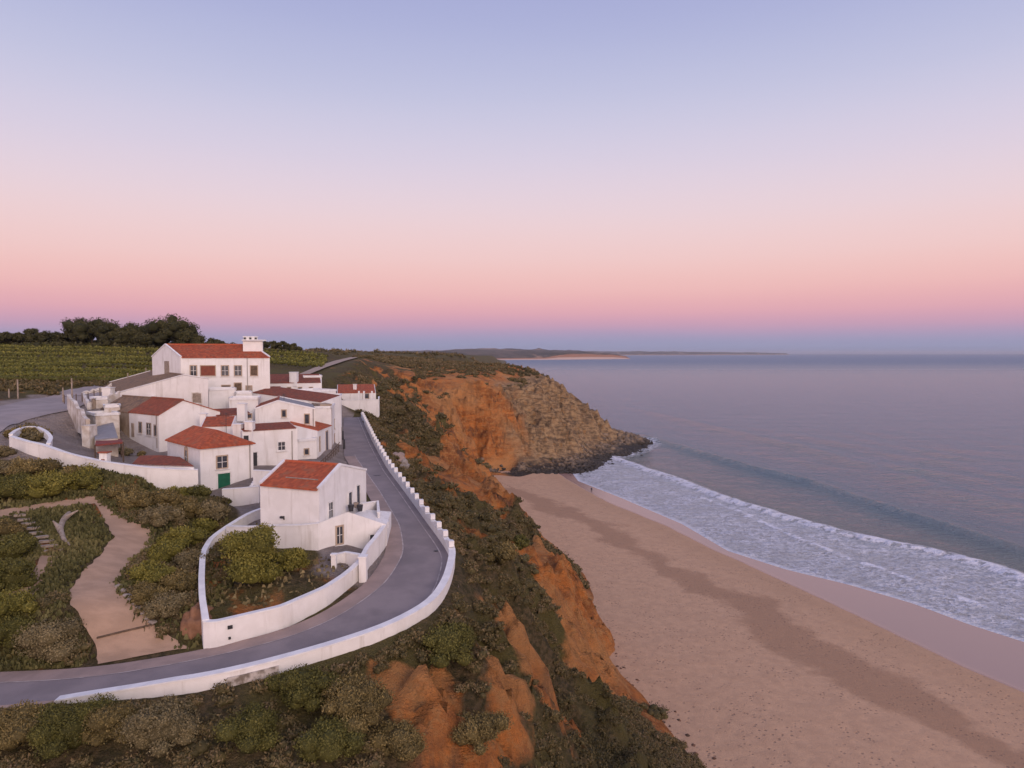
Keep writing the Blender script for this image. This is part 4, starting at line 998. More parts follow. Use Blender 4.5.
bm = bmesh.new(); obox(bm, (hb[0], hb[1], hb[2]+.1), (1, 0, 0), (0, 1, 0), (0, 0, 1), .8, .7, 2.0); keep(finish(bm, 'shaft', M['white']), eH)
bm = bmesh.new(); obox(bm, (hb[0], hb[1], hb[2]+1.15), (1, 0, 0), (0, 1, 0), (0, 0, 1), 1.0, .9, .14); keep(finish(bm, 'cap', M['tiledark']), eH)
bm = bmesh.new(); obox(bm, (hb[0], hb[1]-.37, hb[2]+.25), (1, 0, 0), (0, 1, 0), (0, 0, 1), .35, .05, .4); keep(finish(bm, 'panel', M['reddoor']), eH)
# --- the manor (M)
mF = (-53.0, 112, 45.3); mB = (-61.4, 119.5, 45.3); mP = (-57.3, 115.8, 47.35); vM = (12.8, 4.2, 0)
eM, _ = gable_house('manor_house', 'largest white two storey house with long orange roof and corner tower', [mB, mP, mF], vM, 36.5)
mR = add3(mF, vM)
for px, w_, pane in ((193.5, .85, 'glass'), (208, 2.1, 'reddoor'), (225, 1.0, 'glass'), (238, 1.0, 'glass'), (254, 1.0, 'wood')):
    opening(eM, mF, mR, px, 370.7, w_, 1.55, pane=pane, bars=1 if pane == 'glass' else 0)
opening(eM, mF, mR, 238, 390, 1.0, 2.2, kind='door', pane='wood'); opening(eM, mF, mR, 226, 388, 1.2, .8, pane='wood', bars=0); opening(eM, mF, mR, 249, 391, .8, 1.6, kind='door', pane='palewood')
opening(eM, mB, mF, 167, 368, 1.5, 2.0, fr='palewood', pane='palewood', bars=0)
tx, ty = -43.9, 118.9
bm = bmesh.new(); obox(bm, (tx, ty, 41.9), (.95, .31, 0), (-.31, .95, 0), (0, 0, 1), 3.1, 3.1, 12.3); tw_ = keep(finish(bm, 'tower', M['white']), eM)
bm = bmesh.new(); obox(bm, (tx+.2, ty, 48.14), (.95, .31, 0), (-.31, .95, 0), (0, 0, 1), 3.8, 3.8, .16); g = finish(bm, 'cornice', M['cap']); g.parent = tw_
bm = bmesh.new(); obox(bm, (tx-.4, ty, 48.46), (.95, .31, 0), (-.31, .95, 0), (0, 0, 1), 2.2, 2.2, .5); g = finish(bm, 'lantern', M['white']); g.parent = tw_
bm = bmesh.new(); obox(bm, (tx-.4, ty, 48.76), (.95, .31, 0), (-.31, .95, 0), (0, 0, 1), 2.4, 2.4, .10); g = finish(bm, 'cap', M['cap']); g.parent = tw_
for d_ in (-.9, 0, .9):
    bm = bmesh.new(); obox(bm, (tx-.4+d_*.9+.37, ty-1.16+d_*.29, 48.46), (.95, .31, 0), (-.31, .95, 0), (0, 0, 1), .35, .1, .28); g = finish(bm, 'vent', M['dark']); g.parent = tw_
# --- smaller village houses as blocks with their own roofs
def ground_under(pts): return min(float(zat(p[0], p[1])) for p in pts)-1.0
def block_house(name, label, A, B, D, zt, roof=None, depth=6, rise=.9, wallm='white', group=None, skew=0, parapet=True, drop=0):
    """A, B: pixel x of the front corners at depths D=(da, db); flat or single-pitch roof behind the front edge"""
    a = PD(A, 400, D[0]); b = PD(B, 400, D[1]); a = (a[0], a[1], zt); b = (b[0], b[1], zt-drop)
    d = Vector((b[0]-a[0], b[1]-a[1], 0)).normalized(); n = Vector((-d.y, d.x, 0))
    if n.x*a[0]+n.y*a[1] < 0: n = -n
    c_ = (b[0]+n.x*depth+d.x*skew, b[1]+n.y*depth+d.y*skew, zt-drop); e_ = (a[0]+n.x*depth+d.x*skew, a[1]+n.y*depth+d.y*skew, zt)
    e = empty(name, (a[0], a[1], ground_under([a, b])+1), label, 'house', group)
    zb = ground_under([a, b, c_, e_])-.5
    if roof:
        lo = [a, b]; hi = [(c_[0], c_[1], c_[2]+rise), (e_[0], e_[1], e_[2]+rise)]
        block(e, lo+hi, zb, wallm)
        i = .16
        u_ = Vector(sub3(b, a)).normalized()*i; f_ = Vector(sub3(hi[0], b)).normalized()
        slab('roof', [tuple(Vector(a)+u_-f_*.12), tuple(Vector(b)-u_-f_*.12), tuple(Vector(hi[0])-u_-f_*.15), tuple(Vector(hi[1])+u_-f_*.15)], M[roof], e, th=.08, lift=.10)
    else:
        block(e, [a, b, c_, e_], zb, wallm)
        if parapet:
            bm = bmesh.new()
            for p_, q_ in ((a, b), (b, c_), (c_, e_), (e_, a)):
                v = Vector(q_)-Vector(p_); obox(bm, (Vector(p_)+Vector(q_))/2+Vector((0, 0, .18)), v.normalized(), Vector((0, 0, 1)).cross(v.normalized()), (0, 0, 1), v.length+.22, .22, .36)
            keep(finish(bm, 'parapet', M['cap']), e)
    return e, a, b, c_, e_
eF, a, b, c, d = block_house('house', 'white flat fronted house with one square window behind the green door house', 241.5, 297, (86, 90), 36.3, 'tiledark', depth=3.2, rise=.55)
opening(eF, a, b, 281.5, 446, .85, 1.0, fr='framewhite', bars=1); opening(eF, a, b, 254.6, 460, .6, 1.9, kind='door', fr='framewhite', pane='dark')
opening(eF, a, b, 246, 438, .6, .6, pane='dark', fr='framewhite', bars=0, sill=False)
chimney(eF, (a[0]+.6, a[1]+1, 36.3), 1.0, .9, 1.1)
# red lean-to roof strip joining house B to its neighbour
eQ, a, b, c, d = block_house('house', 'small house under a red lean-to roof between hipped roof and brown gable', 200, 232, (89, 90), 36.6, 'tile', depth=4, rise=.9)
chimney(eQ, (c[0]-3.9, c[1]-1, 37.0), .8, .7, .9)
# gabled white house in the centre (G)
gL = PD(255, 409.5, 99); gA = PD(279, 401.2, 100); gR = PD(315, 409.5, 100)
eGh, _ = gable_house('house', 'white gable fronted house with grey sheet roof in the village centre', [gL, gA, gR], (-3.2, 10, 0), 30.5, roof='tiledark', roofR='greyroof', over=.05)
opening(eGh, gL, gR, 284, 413.5, .5, .9, bars=0); opening(eGh, gL, gR, 307, 419, .55, 1.3, bars=0); opening(eGh, gL, gR, 306.5, 431, .65, 1.5, fr='frame', pane='palewood', bars=0)
opening(eGh, gL, gR, 305, 450, .8, .5, fr='framewhite', pane='reddoor', bars=0, sill=False)
# left neighbour with small dark roof and chimney (K)
eK, a, b, c, d = block_house('house', 'small white house with a dark red roof and square chimney above the hipped roof', 215, 252, (96, 99), 37.3, 'tiledark', depth=3.6, rise=.7)
chimney(eK, (a[0]+3.1, a[1]+1.6, 37.7), 1.1, 1.0, 1.2)
opening(eK, a, b, 249, 416, .6, .5, bars=0)
eK2, a, b, c, d = block_house('house', 'plain white flat roofed house behind the square chimney', 229, 258, (104, 105), 39.0, None, depth=4)
# long red roof behind G (N)
eN, a, b, c, d = block_house('house', 'long house with a sloping dark red roof behind the grey roofed gable', 252, 322, (113, 109), 39.6, 'tiledark', depth=5.5, rise=.75, drop=1.3)
eN2, a, b, c, d = block_house('house', 'bare tan rendered house end above the street terrace', 320, 332, (106, 107), 38.2, None, depth=6, wallm='tanwall', parapet=False)
# upper row (H)
eH1, a, b, c, d = block_house('house', 'white house with dark red roof and tall chimney below the dirt track', 266, 322, (124, 127), 40.6, 'tiledark', depth=6, rise=1.4)
chimney(eH1, (a[0]+4.4, a[1]+2, 41.2), 1.3, 1.2, 1.3)
for px in (289, 300, 311): opening(eH1, a, b, px, 389.5, .5, .7, bars=0, sill=False)
eH2, a, b, c, d = block_house('house', 'small flat roofed white box house at the top of the street', 304, 322, (129, 130), 41.5, None, depth=4)
eH3, a, b, c, d = block_house('house', 'white flat roofed house stepping down to the street top', 308, 336, (116, 121), 39.4, None, depth=6)
opening(eH3, a, b, 331, 398, .7, .9, bars=0)
eH4, a, b, c, d = block_house('house', 'narrow white house with red lean-to roof below the manor terrace', 254, 280, (118, 119), 39.3, 'tiledark', depth=4, rise=.8)
# street terrace (J)
eJ1, a, b, c, d = block_house('house', 'low street house with ochre door and small red roof at terrace foot', 317, 331, (97.5, 105), 35.1, 'tile', depth=4.5, rise=1.1)
opening(eJ1, a, b, 319.5, 444, .9, 2.2, kind='door', fr='framewhite', pane='frame'); opening(eJ1, a, b, 326.7, 441, 1.0, 2.8, kind='door', fr='frame', pane='bluedoor')
eJ2, a, b, c, d = block_house('house', 'tall narrow street house in the middle of the terrace', 331, 337, (106, 118), 37.6, None, depth=5)
opening(eJ2, a, b, 334.5, 424, 1.0, 1.4, fr='frame', bars=0); opening(eJ2, a, b, 334.5, 441, 1.4, 2.2, kind='door', fr='frame', pane='reddoor')
eJ3, a, b, c, d = block_house('house', 'furthest street terrace house beside the top of the road', 337.3, 341.5, (119, 134), 37.9, None, depth=5)
opening(eJ3, a, b, 339.3, 414, 1.2, 1.2, fr='frame', bars=0); opening(eJ3, a, b, 339.3, 426, 1.5, 2.0, kind='door', fr='frame', pane='wood')
# house at the end of the road (I)
eI, a, b, c, d = block_house('house', 'white house with bright red roof closing the top end of the road', 337, 376, (158, 160), 36.9, 'tile', depth=8, rise=1.6)
opening(eI, a, b, 366, 396, 1.2, 1.0, bars=0)
chimney(eI, (a[0]+3.2, a[1]+4, 38.2), .7, .7, .5)
i0_ = PD(335, 401, 152); i1_ = PD(379, 399, 153); i2_ = PD(379.5, 398, 158)
wall_run('terrace_wall', 'tall white terrace wall closing the top end of the road', [(i0_[0], i0_[1], 35.7), (i1_[0], i1_[1], 35.9), (i2_[0], i2_[1], 36.2)], 3.2, .3, side=1, below=2)
p0 = PD(372, 390, 155)
for i, (px, py) in enumerate(((359, 394), (364, 394), (372, 394))):
    q = PD(px, py, 154.5); bm = bmesh.new(); obox(bm, (q[0], q[1], 36.5), (1, 0, 0), (0, 1, 0), (0, 0, 1), .35, .35, 2.2)
    tag(finish(bm, 'terrace_pillar', M['white']), ('white pillar on the end terrace nearest the street', 'middle white pillar on the end terrace wall', 'white pillar on the end terrace nearest the cliff')[i], 'pillar')
eO, a, b, c, d = block_house('outbuilding', 'low flat roofed stained outbuilding behind the grey sheet roof', 95, 119, (93, 95), 37.6, None, depth=4.5, wallm='oldwhite')
# extra flats between to close the village mass
eR1, a, b, c, d = block_house('house', 'low white flat roofed house tucked between the barn wall and the manor', 209, 236, (108, 110), 40.2, None, depth=3, parapet=True)
for lb, A, B, D, zt, rf, dp, wm_ in (
    ('small stained white lean-to inside the ruined stable walls', 96, 108, (101, 102), 39.2, None, 4, 'oldwhite'),
    ('pale walled pen with flat cover beside the stone house', 104, 120, (97, 98), 38.4, None, 3, 'oldwhite'),
    ('tiny white outhouse against the brown roofed house by its chimney', 206, 216, (97, 98), 37.0, 'tileold', 3, 'white'),
    ('white flat roofed annexe in front of the grey roofed gable', 297, 316, (95, 96.5), 33.9, None, 3.5, 'white'),
    ('small red roofed white annexe above the street terrace', 314, 326, (112, 114), 38.6, 'tile', 4, 'white'),
    ('low white box house below the manor doorway', 236, 252, (109, 110), 39.6, None, 3, 'white')):
    e_, a, b, c, d = block_house('house', lb, A, B, D, zt, rf, depth=dp, rise=.6, wallm=wm_)
    if wm_ == 'white': opening(e_, a, b, (A+B)/2, 353+(H-zt+1.3)/D[0]*F, .5, .7, bars=0)
# downpipes on the bigger houses
for e_, A, B, f, z0_, z1_ in ((eM, mF, mR, .74, 38.5, 45.2), (eB, bFC, bBR, .93, 31, 35.4), (eD, dFC, dFL, .06, 33.5, 37.8), (eGh, gL, gR, .97, 32.5, 38), (eF, PD(241.5, 430, 86), PD(297, 427, 90), .90, 32, 36)):
    A = Vector(A); B = Vector(B); p = A+(B-A)*f; d_ = (B-A); d_.z = 0; d_.normalize(); n_ = Vector((-d_.y, d_.x, 0))
    if n_.dot(Vector((0, 0, H))-A) < 0: n_ = -n_
    bm = bmesh.new(); obox(bm, Vector((p.x, p.y, (z0_+z1_)/2))+n_*.08, d_, n_, (0, 0, 1), .09, .09, z1_-z0_); keep(finish(bm, 'downpipe', M['concrete']), e_)
# television aerials
for i, (px, py, D, lb) in enumerate(((262, 352, 118, 'thin television aerial at the end of the manor roof'), (284, 398, 104, 'television aerial over the grey roofed gable'), (226, 418, 88, 'television aerial behind the hipped orange roof'))):
    q = PD(px, py, D); bm = bmesh.new(); obox(bm, (q[0], q[1], q[2]-.6), (1, 0, 0), (0, 1, 0), (0, 0, 1), .05, .05, 2.6)
    for h_ in (.25, .45, .6): obox(bm, (q[0], q[1], q[2]+h_), (1, 0, 0), (0, 1, 0), (0, 0, 1), 1.0-h_*.6, .035, .035)
    tag(finish(bm, 'aerial', M['dark']), lb, 'aerial')
# stairs by the green door house
st0 = PD(245, 470, 84)
eSt = empty('outdoor_stair', (st0[0], st0[1], 31), 'white masonry outdoor stair beside the green door house', 'stair')
bm = bmesh.new()
for i in range(8):
    q = PD(251+i*1.2, 486-i*2.0, 76+i*.5); obox(bm, (q[0]+.2, q[1], q[2]-1.5), (1, 0, 0), (0, 1, 0), (0, 0, 1), .4, 1.6, 3)
keep(finish(bm, 'treads', M['cap']), eSt)
# iron railing along the upper street
rl = [PD(316, 466, 88), PD(330, 453, 98), PD(340, 442, 109)]
eRl = empty('railing', rl[0], 'dark iron railing along the foot of the street terrace', 'railing')
for a, b in zip(rl[:-1], rl[1:]):
    a = Vector(a); b = Vector(b); v = b-a; u = v.normalized(); s_ = u.cross(Vector((0, 0, 1))).normalized()
    for h_ in (0, -.45):
        bm = bmesh.new(); obox(bm, (a+b)/2+Vector((0, 0, h_)), u, s_, s_.cross(u), v.length, .07, .07); keep(finish(bm, 'rail', M['wood']), eRl)
    for i in range(6):
        q = a+v*(i/6); bm = bmesh.new(); obox(bm, q+Vector((0, 0, -.7)), (1, 0, 0), (0, 1, 0), (0, 0, 1), .08, .08, 1.6); keep(finish(bm, 'post', M['wood']), eRl)
# people-scale street clutter
for i, (px, py, D) in enumerate(((343, 441, 118), (344.3, 446, 110))):
    x, y, z = PD(px, py, D); z = float(zat(x, y))+.1
    bm = bmesh.new(); bmesh.ops.create_cone(bm, cap_ends=True, segments=8, radius1=.16, radius2=.12, depth=1.3); bmesh.ops.translate(bm, vec=(x, y, z+.65), verts=bm.verts)
    bmesh.ops.create_icosphere(bm, subdivisions=1, radius=.16, matrix=__import__('mathutils').Matrix.Translation((x, y, z+1.38)))
    tag(finish(bm, 'bollard', M['dark']), ('dark iron bollard beside the highest terrace doorway', 'dark iron bollard further down beside the terrace railing')[i], 'bollard')

# manhole covers
for i, (px, py, r) in enumerate(((377, 475, .6), (436, 551, .22))):
    d_ = ray(px, py); best = min(range(NR), key=lambda j: abs((H-zc[j])/-d_[2]*d_[1]-RC[j, 1])+abs((H-zc[j])/-d_[2]*d_[0]-RC[j, 0]))
    x, y, z = PZ(px, py, float(zc[best]))
    bm = bmesh.new(); bmesh.ops.create_cone(bm, cap_ends=True, segments=24, radius1=r, radius2=r, depth=.02); bmesh.ops.translate(bm, vec=(x, y, z+.012), verts=bm.verts)
    tag(finish(bm, 'manhole_cover', M['dark']), ('dark round manhole cover in the middle of the climbing road', 'small dark drain cover near the parapet on the bend')[i], 'manhole')
# wall plaques on the corner wall
A_ = gw2[1]; B_ = gw2[2]
for i, (px, py, w_, h_) in enumerate(((230, 627, .32, .24), (229.5, 638, .16, .16))):
    p, u, n = on_wall(A_, B_, px, py); bm = bmesh.new(); obox(bm, p+n*.04, u, n, (0, 0, 1), w_, .1, h_)
    tag(finish(bm, 'wall_plaque', M['dark']), ('small dark meter cover high on the corner garden wall', 'tiny dark drain hole cover low on the corner garden wall')[i], 'plaque')

# ------------------------------------------------------------------ vegetation
ico = bmesh.new(); bmesh.ops.create_icosphere(ico, subdivisions=2, radius=1); IV = np.array([v.co[:] for v in ico.verts]); IF = np.array([[v.index for v in f.verts] for f in ico.faces]); ico.free()
ico = bmesh.new(); bmesh.ops.create_icosphere(ico, subdivisions=1, radius=1); IV1 = np.array([v.co[:] for v in ico.verts]); IF1 = np.array([[v.index for v in f.verts] for f in ico.faces]); ico.free()
class Leaves:
    def __init__(s): s.V = []; s.Q = []; s.Tf = []; s.tq = []; s.tt = []; s.n = 0
    def clump(s, c, r, n, leaf, rng, tone=0, squash=.85, core=True, lo=True, others=None):
        c = np.asarray(c, float)
        if core:
            iv, if_ = (IV1, IF1) if lo else (IV, IF)
            j = 1+.18*rng.uniform(-1, 1, len(iv))
            v = c+iv*j[:, None]*np.array([r, r, r*squash])*.74
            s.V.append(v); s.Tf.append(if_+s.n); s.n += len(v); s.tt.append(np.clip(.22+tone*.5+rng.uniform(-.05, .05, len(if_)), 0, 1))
        d = rng.normal(size=(n, 3)); d /= np.linalg.norm(d, axis=1)[:, None]; d[:, 2] = np.where(d[:, 2] < -.25, -d[:, 2], d[:, 2])
        rad = r*(.74+.46*rng.uniform(0, 1, n)**1.6)
        p = c+d*rad[:, None]*np.array([1, 1, squash])
        if others is not None:
            m = np.ones(n, bool)
            for oc, orr in others:
                if orr is r and np.allclose(oc, c): continue
                m &= np.linalg.norm((p-oc)/np.array([1, 1, squash]), axis=1) > orr*.80
            p = p[m]; d = d[m]
        n = len(p)
        if n == 0: return
        a = rng.normal(size=(n, 3)); a -= d*(a*d).sum(1)[:, None]*.1; a[:, 2] += .35; a /= np.linalg.norm(a, axis=1)[:, None]
        b = np.cross(a, d+rng.normal(size=(n, 3))*.5); b /= np.linalg.norm(b, axis=1)[:, None]+1e-9
        l = leaf*rng.uniform(.6, 1.35, n)[:, None]
        q = np.stack([p-a*l-b*l*.1, p-b*l*.5, p+a*l, p+b*l*.5], 1).reshape(-1, 3)
        s.V.append(q); s.Q.append(np.arange(n*4).reshape(n, 4)+s.n); s.n += n*4
        s.tq.append(np.clip(.42+tone+rng.normal(0, .12, n)+.12*d[:, 2], 0, 1))  # random leaf tint, plus light from above painted in as brighter clump tops
    def bush(s, x, y, z, r, n, leaf, rng, k=6, squash=.8, tall=1.0, tone=0, lo=True):
        cs = [(np.array([x, y, z+r*.35*tall]), r*.62)]
        for i in range(k):
            a = rng.uniform(0, 6.283); dd = r*rng.uniform(.25, .74); rr = r*rng.uniform(.20, .42)
            cs.append((np.array([x+math.cos(a)*dd, y+math.sin(a)*dd, z+r*rng.uniform(.05, .80-.5*(dd/r)**2)*tall]), rr))
        per = n/sum(c[1]**2 for c in cs)
        for c, rr in cs: s.clump(c, rr, max(4, int(per*rr*rr)), leaf, rng, tone+.04+rng.uniform(-.14, .14), squash, True, lo, cs)
    def build(s, name, mat, parent=None):
        faces = []; t = []
        if s.Q: faces.append(np.concatenate(s.Q)); t.append(np.concatenate(s.tq))
        if s.Tf: faces.append(np.concatenate(s.Tf)); t.append(np.concatenate(s.tt))
        return np_mesh(name, np.concatenate(s.V), faces, mat, tint=np.concatenate(t))
rng = np.random.RandomState(21)
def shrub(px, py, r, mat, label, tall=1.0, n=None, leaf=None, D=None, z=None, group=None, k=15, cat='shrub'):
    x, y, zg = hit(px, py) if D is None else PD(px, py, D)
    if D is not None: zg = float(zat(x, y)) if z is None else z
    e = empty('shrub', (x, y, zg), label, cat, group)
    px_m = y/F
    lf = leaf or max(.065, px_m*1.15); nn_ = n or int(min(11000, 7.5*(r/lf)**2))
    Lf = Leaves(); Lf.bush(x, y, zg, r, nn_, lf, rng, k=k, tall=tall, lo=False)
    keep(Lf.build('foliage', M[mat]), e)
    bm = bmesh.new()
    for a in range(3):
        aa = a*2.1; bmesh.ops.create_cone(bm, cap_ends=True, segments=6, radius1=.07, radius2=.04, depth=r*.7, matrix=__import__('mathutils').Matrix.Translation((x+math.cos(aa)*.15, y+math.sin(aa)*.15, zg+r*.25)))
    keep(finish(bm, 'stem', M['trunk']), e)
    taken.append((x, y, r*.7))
taken = []
for w_ in resample([PZ(px, py, z) for px, py, z in ((9,435,36.6),(40,444,36.0),(80,456.5,35.2),(125,464.5,34.5),(175,469,33.9),(198,469.5,33.7))], 30): taken.append((w_[0], w_[1]-1, 2.6))
gb = PZ(254, 588, 27.4)
shrub(251, 578, 3.15, 'leaf_yellow', 'biggest bright yellow green bush inside the walled garden', 1.75, D=55.5, leaf=.11, n=12000, k=18)
shrub(294, 577, 1.7, 'leaf_yellow', 'smaller bright green bush beside the big one in the walled garden', 1.25, D=57.5, leaf=.10, n=4200, k=9)
SHR = [
 (121,499,1.7,'leaf_olive','olive shrub at the top corner of the sandy path'),(140,507,1.9,'leaf_olive','brownish shrub just below the boundary wall on the path side'),
 (163,505,1.9,'leaf_olive','tall olive shrub against the middle of the boundary wall'),(180,497,1.3,'leaf_yellow','yellow green shrub touching the boundary wall near the arched window'),
 (197,497,1.5,'leaf_green','dark green shrub at the wall corner by the green door'),(160,522,2.0,'leaf_brown','dry brown shrub above the widest part of the path'),
 (187,519,2.2,'leaf_olive','broad olive shrub in the middle of the bank below the wall'),(212,521,1.9,'leaf_brown','grey brown shrub beside the upper garden wall'),
 (205,533,1.6,'leaf_yellow','yellowish shrub pressed against the upper garden wall'),(182,545,2.0,'leaf_yellow','mixed yellowish shrub beside the path curve and garden wall'),
 (166,560,2.0,'leaf_yellow','olive shrub on the inside of the path curve'),(188,568,1.9,'leaf_brown','brown shrub halfway down beside the garden wall'),
 (152,582,1.9,'leaf_yellow','yellow green shrub leaning over the lower path edge'),(176,590,1.8,'leaf_olive','olive shrub above the eroded earth patch'),
 (146,600,1.5,'leaf_olive','low olive shrub at the path edge beside the stone edging'),(166,612,1.7,'leaf_brown','lowest brown shrub between the path and the eroded earth'),
 (50,655,2.7,'leaf_brown','big round dry shrub beside the path mouth at the road'),(14,642,2.4,'leaf_green','green shrub at the roadside behind the big round dry shrub'),
 (14,612,2.0,'leaf_yellow','yellow green shrub beside the lower footpath end'),(12,586,2.4,'leaf_green','dark green shrub below the wooden steps'),
 (16,557,2.2,'leaf_green','rounded green shrub beside the lower wooden steps'),(4,535,1.7,'leaf_olive','olive shrub beside the top of the wooden steps'),
 (18,498,2.6,'leaf_green','dark green shrub above the upper footpath at its far end'),(50,494,2.8,'leaf_yellow','wide yellow green shrub in the middle above the upper footpath'),
 (84,487,2.4,'leaf_yellow','yellowish shrub above the junction of the footpaths'),(30,478,2.4,'leaf_olive','olive shrub behind the wide yellow green one'),
 (73,481,1.8,'leaf_olive','olive shrub under the kink of the boundary wall'),(14,473,1.7,'leaf_brown','brown shrub below the planter loop'),(40,471,1.5,'leaf_olive','olive shrub right below the boundary wall start'),
 (3,457,1.3,'leaf_brown','brown shrub outside the looped planter wall'),
 (302,700,2.3,'leaf_green','bright green shrub against the stone footing of the parapet'),(352,716,2.6,'leaf_olive','dark olive shrub below the parapet in the foreground'),
 (250,742,2.2,'leaf_green','green shrub at the foot of the slope under the stone footing'),(168,738,2.4,'leaf_brown','dry grey brown shrub in the foreground under the parapet'),
 (70,742,2.5,'leaf_green','green foreground shrub below the open road edge'),(110,735,2.0,'leaf_olive','olive foreground shrub beside the dry grey brown one'),(14,740,2.2,'leaf_olive','olive foreground shrub at the open road edge'),
 (446,655,2.5,'leaf_green','domed dark green shrub outside the tip of the parapet bend'),(400,752,1.8,'leaf_olive','small olive shrub beside the bare orange gully'),
 (478,742,2.0,'leaf_olive','dark shrub in the middle of the bare orange slope'),(330,757,2.2,'leaf_green','green foreground shrub below the dark olive one'),
 (500,560,2.2,'leaf_olive','flat olive shrub on the cliff shoulder above the orange buttress'),(520,548,2.0,'leaf_green','green shrub on the crest of the near orange buttress'),
]
for px, py, r, m_, lb in SHR: shrub(px, py, r, m_, lb, tall=.8)
for i, (px, py) in enumerate(((22, 436), (30, 432), (40, 436), (33, 440), (16, 437))):
    shrub(px, py, 1.5, ['leaf_olive', 'leaf_brown'][i % 2], ['olive', 'brown', 'olive', 'brown', 'olive'][i]+' low shrub inside the looped planter '+['centre front', 'rear', 'village end', 'front edge', 'road end'][i], tall=.6, group='shrubs in the looped planter')

shrub(124, 452, 1.3, 'leaf_brown', 'clipped brown hedge bush beside the red awning', tall=.6, D=88)
shrub(141, 441+12, .7, 'leaf_olive', 'small olive bush at the foot of the brown roofed house', tall=.8, D=89)
shrub(227.5, 505, .55, 'leaf_green', 'narrow dark green bush against the white yard wall', tall=1.6, D=72.5)
# coastal scrub: nobody could count it
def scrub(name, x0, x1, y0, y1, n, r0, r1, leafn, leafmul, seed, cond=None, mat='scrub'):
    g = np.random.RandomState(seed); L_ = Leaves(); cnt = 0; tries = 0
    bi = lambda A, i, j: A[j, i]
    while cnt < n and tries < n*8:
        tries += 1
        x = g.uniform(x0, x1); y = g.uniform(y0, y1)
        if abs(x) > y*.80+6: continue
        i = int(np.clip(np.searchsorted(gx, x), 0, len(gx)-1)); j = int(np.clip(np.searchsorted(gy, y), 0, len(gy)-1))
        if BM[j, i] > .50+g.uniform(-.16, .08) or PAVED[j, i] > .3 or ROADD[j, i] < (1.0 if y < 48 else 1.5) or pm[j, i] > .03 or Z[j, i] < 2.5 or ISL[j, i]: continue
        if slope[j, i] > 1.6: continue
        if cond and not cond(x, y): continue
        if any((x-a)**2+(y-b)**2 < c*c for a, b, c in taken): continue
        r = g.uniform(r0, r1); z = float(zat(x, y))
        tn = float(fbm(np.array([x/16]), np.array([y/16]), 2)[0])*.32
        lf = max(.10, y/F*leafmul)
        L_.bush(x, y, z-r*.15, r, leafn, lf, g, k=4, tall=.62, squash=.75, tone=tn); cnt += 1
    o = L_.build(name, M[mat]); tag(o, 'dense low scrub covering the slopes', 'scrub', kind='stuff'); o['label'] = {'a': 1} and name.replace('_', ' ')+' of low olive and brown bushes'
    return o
ub = lambda x, y: not (x > -23 and x < -8 and y > 46 and y < 72)
o = scrub('near_scrub', -60, 22, 28, 80, 2500, .5, 1.15, 210, .95, 1, ub); o['label'] = 'dense low scrub on the slope around the road bend'
o = scrub('cliff_scrub', -40, 20, 78, 190, 2000, .7, 1.7, 75, 1.1, 2, None); o['label'] = 'low scrub on the cliff edge beside the climbing road'
o = scrub('headland_scrub', -75, 60, 190, 420, 3600, .9, 2.3, 30, 1.0, 4, lambda x, y: not (x < -45 and y < 330)); o['label'] = 'low scrub covering the top of the headland'
o = scrub('plateau_scrub', -240, -10, 300, 900, 500, 2.5, 5, 26, 1.2, 5, lambda x, y: y > 330); o['label'] = 'far scrub patches on the plateau behind the vineyard'

# grass island tufts between the paths
g = np.random.RandomState(8); L_ = Leaves(); V = []; Q = []; tt = []; nq = 0
for i in range(46000):
    x = g.uniform(-62, -22) if i % 2 else g.uniform(-46, -29); y = g.uniform(44, 84) if i % 2 else g.uniform(44, 76)
    ii = int(np.searchsorted(gx, x)); jj = int(np.searchsorted(gy, y))
    if pm[jj, ii] > .45 or ROADD[jj, ii] < .8 or PAVED[jj, ii] > .35: continue
    z = float(zat(x, y)); a = g.uniform(0, 6.28); h = g.uniform(.12, .38); w = g.uniform(.08, .2)
    dx, dy = math.cos(a)*w, math.sin(a)*w; lx, ly = g.uniform(-.12, .12, 2)
    V += [(x-dx, y-dy, z-.03), (x+dx, y+dy, z-.03), (x+dx*.4+lx, y+dy*.4+ly, z+h), (x-dx*.4+lx, y-dy*.4+ly, z+h)]
    Q.append((nq, nq+1, nq+2, nq+3)); nq += 4; tt.append(np.clip(.45+.5*float(perlin(np.array([x/5.]), np.array([y/5.]))[0])+g.normal(0, .15), 0, 1))
M['grass'] = leafmat('meadow grass', [(.045, .046, .020), (.115, .112, .044), (.22, .19, .085)])
gr = np_mesh('grass', V, [np.array(Q)], M['grass'], tint=tt); tag(gr, 'rough grass tufts between the sandy paths', 'grass', kind='stuff')
# dry weeds in the garden
V = []; Q = []; tt = []; nq = 0
for i in range(1300):
    x = g.uniform(-24, -11); y = g.uniform(47, 66)
    pxx = 512+x/y*F; z = float(zat(x, y)); pyy = 353+(H-z)/y*F
    if not in_poly(np.array([pxx]), np.array([pyy]), [(207, 618), (206, 560), (220, 548), (282, 552), (333, 562), (355, 572), (330, 588), (283, 606), (215, 622)])[0]: continue
    a = g.uniform(0, 6.28); h = g.uniform(.08, .3); w = g.uniform(.08, .22); dx, dy = math.cos(a)*w, math.sin(a)*w
    V += [(x-dx, y-dy, z-.03), (x+dx, y+dy, z-.03), (x+dx*.4, y+dy*.4, z+h), (x-dx*.4, y-dy*.4, z+h)]; Q.append((nq, nq+1, nq+2, nq+3)); nq += 4; tt.append(g.uniform(.2, 1))
gw_ = np_mesh('weeds', V, [np.array(Q)], M['leaf_brown'], tint=tt); tag(gw_, 'dry weeds on the bare earth of the walled garden', 'weeds', kind='stuff')

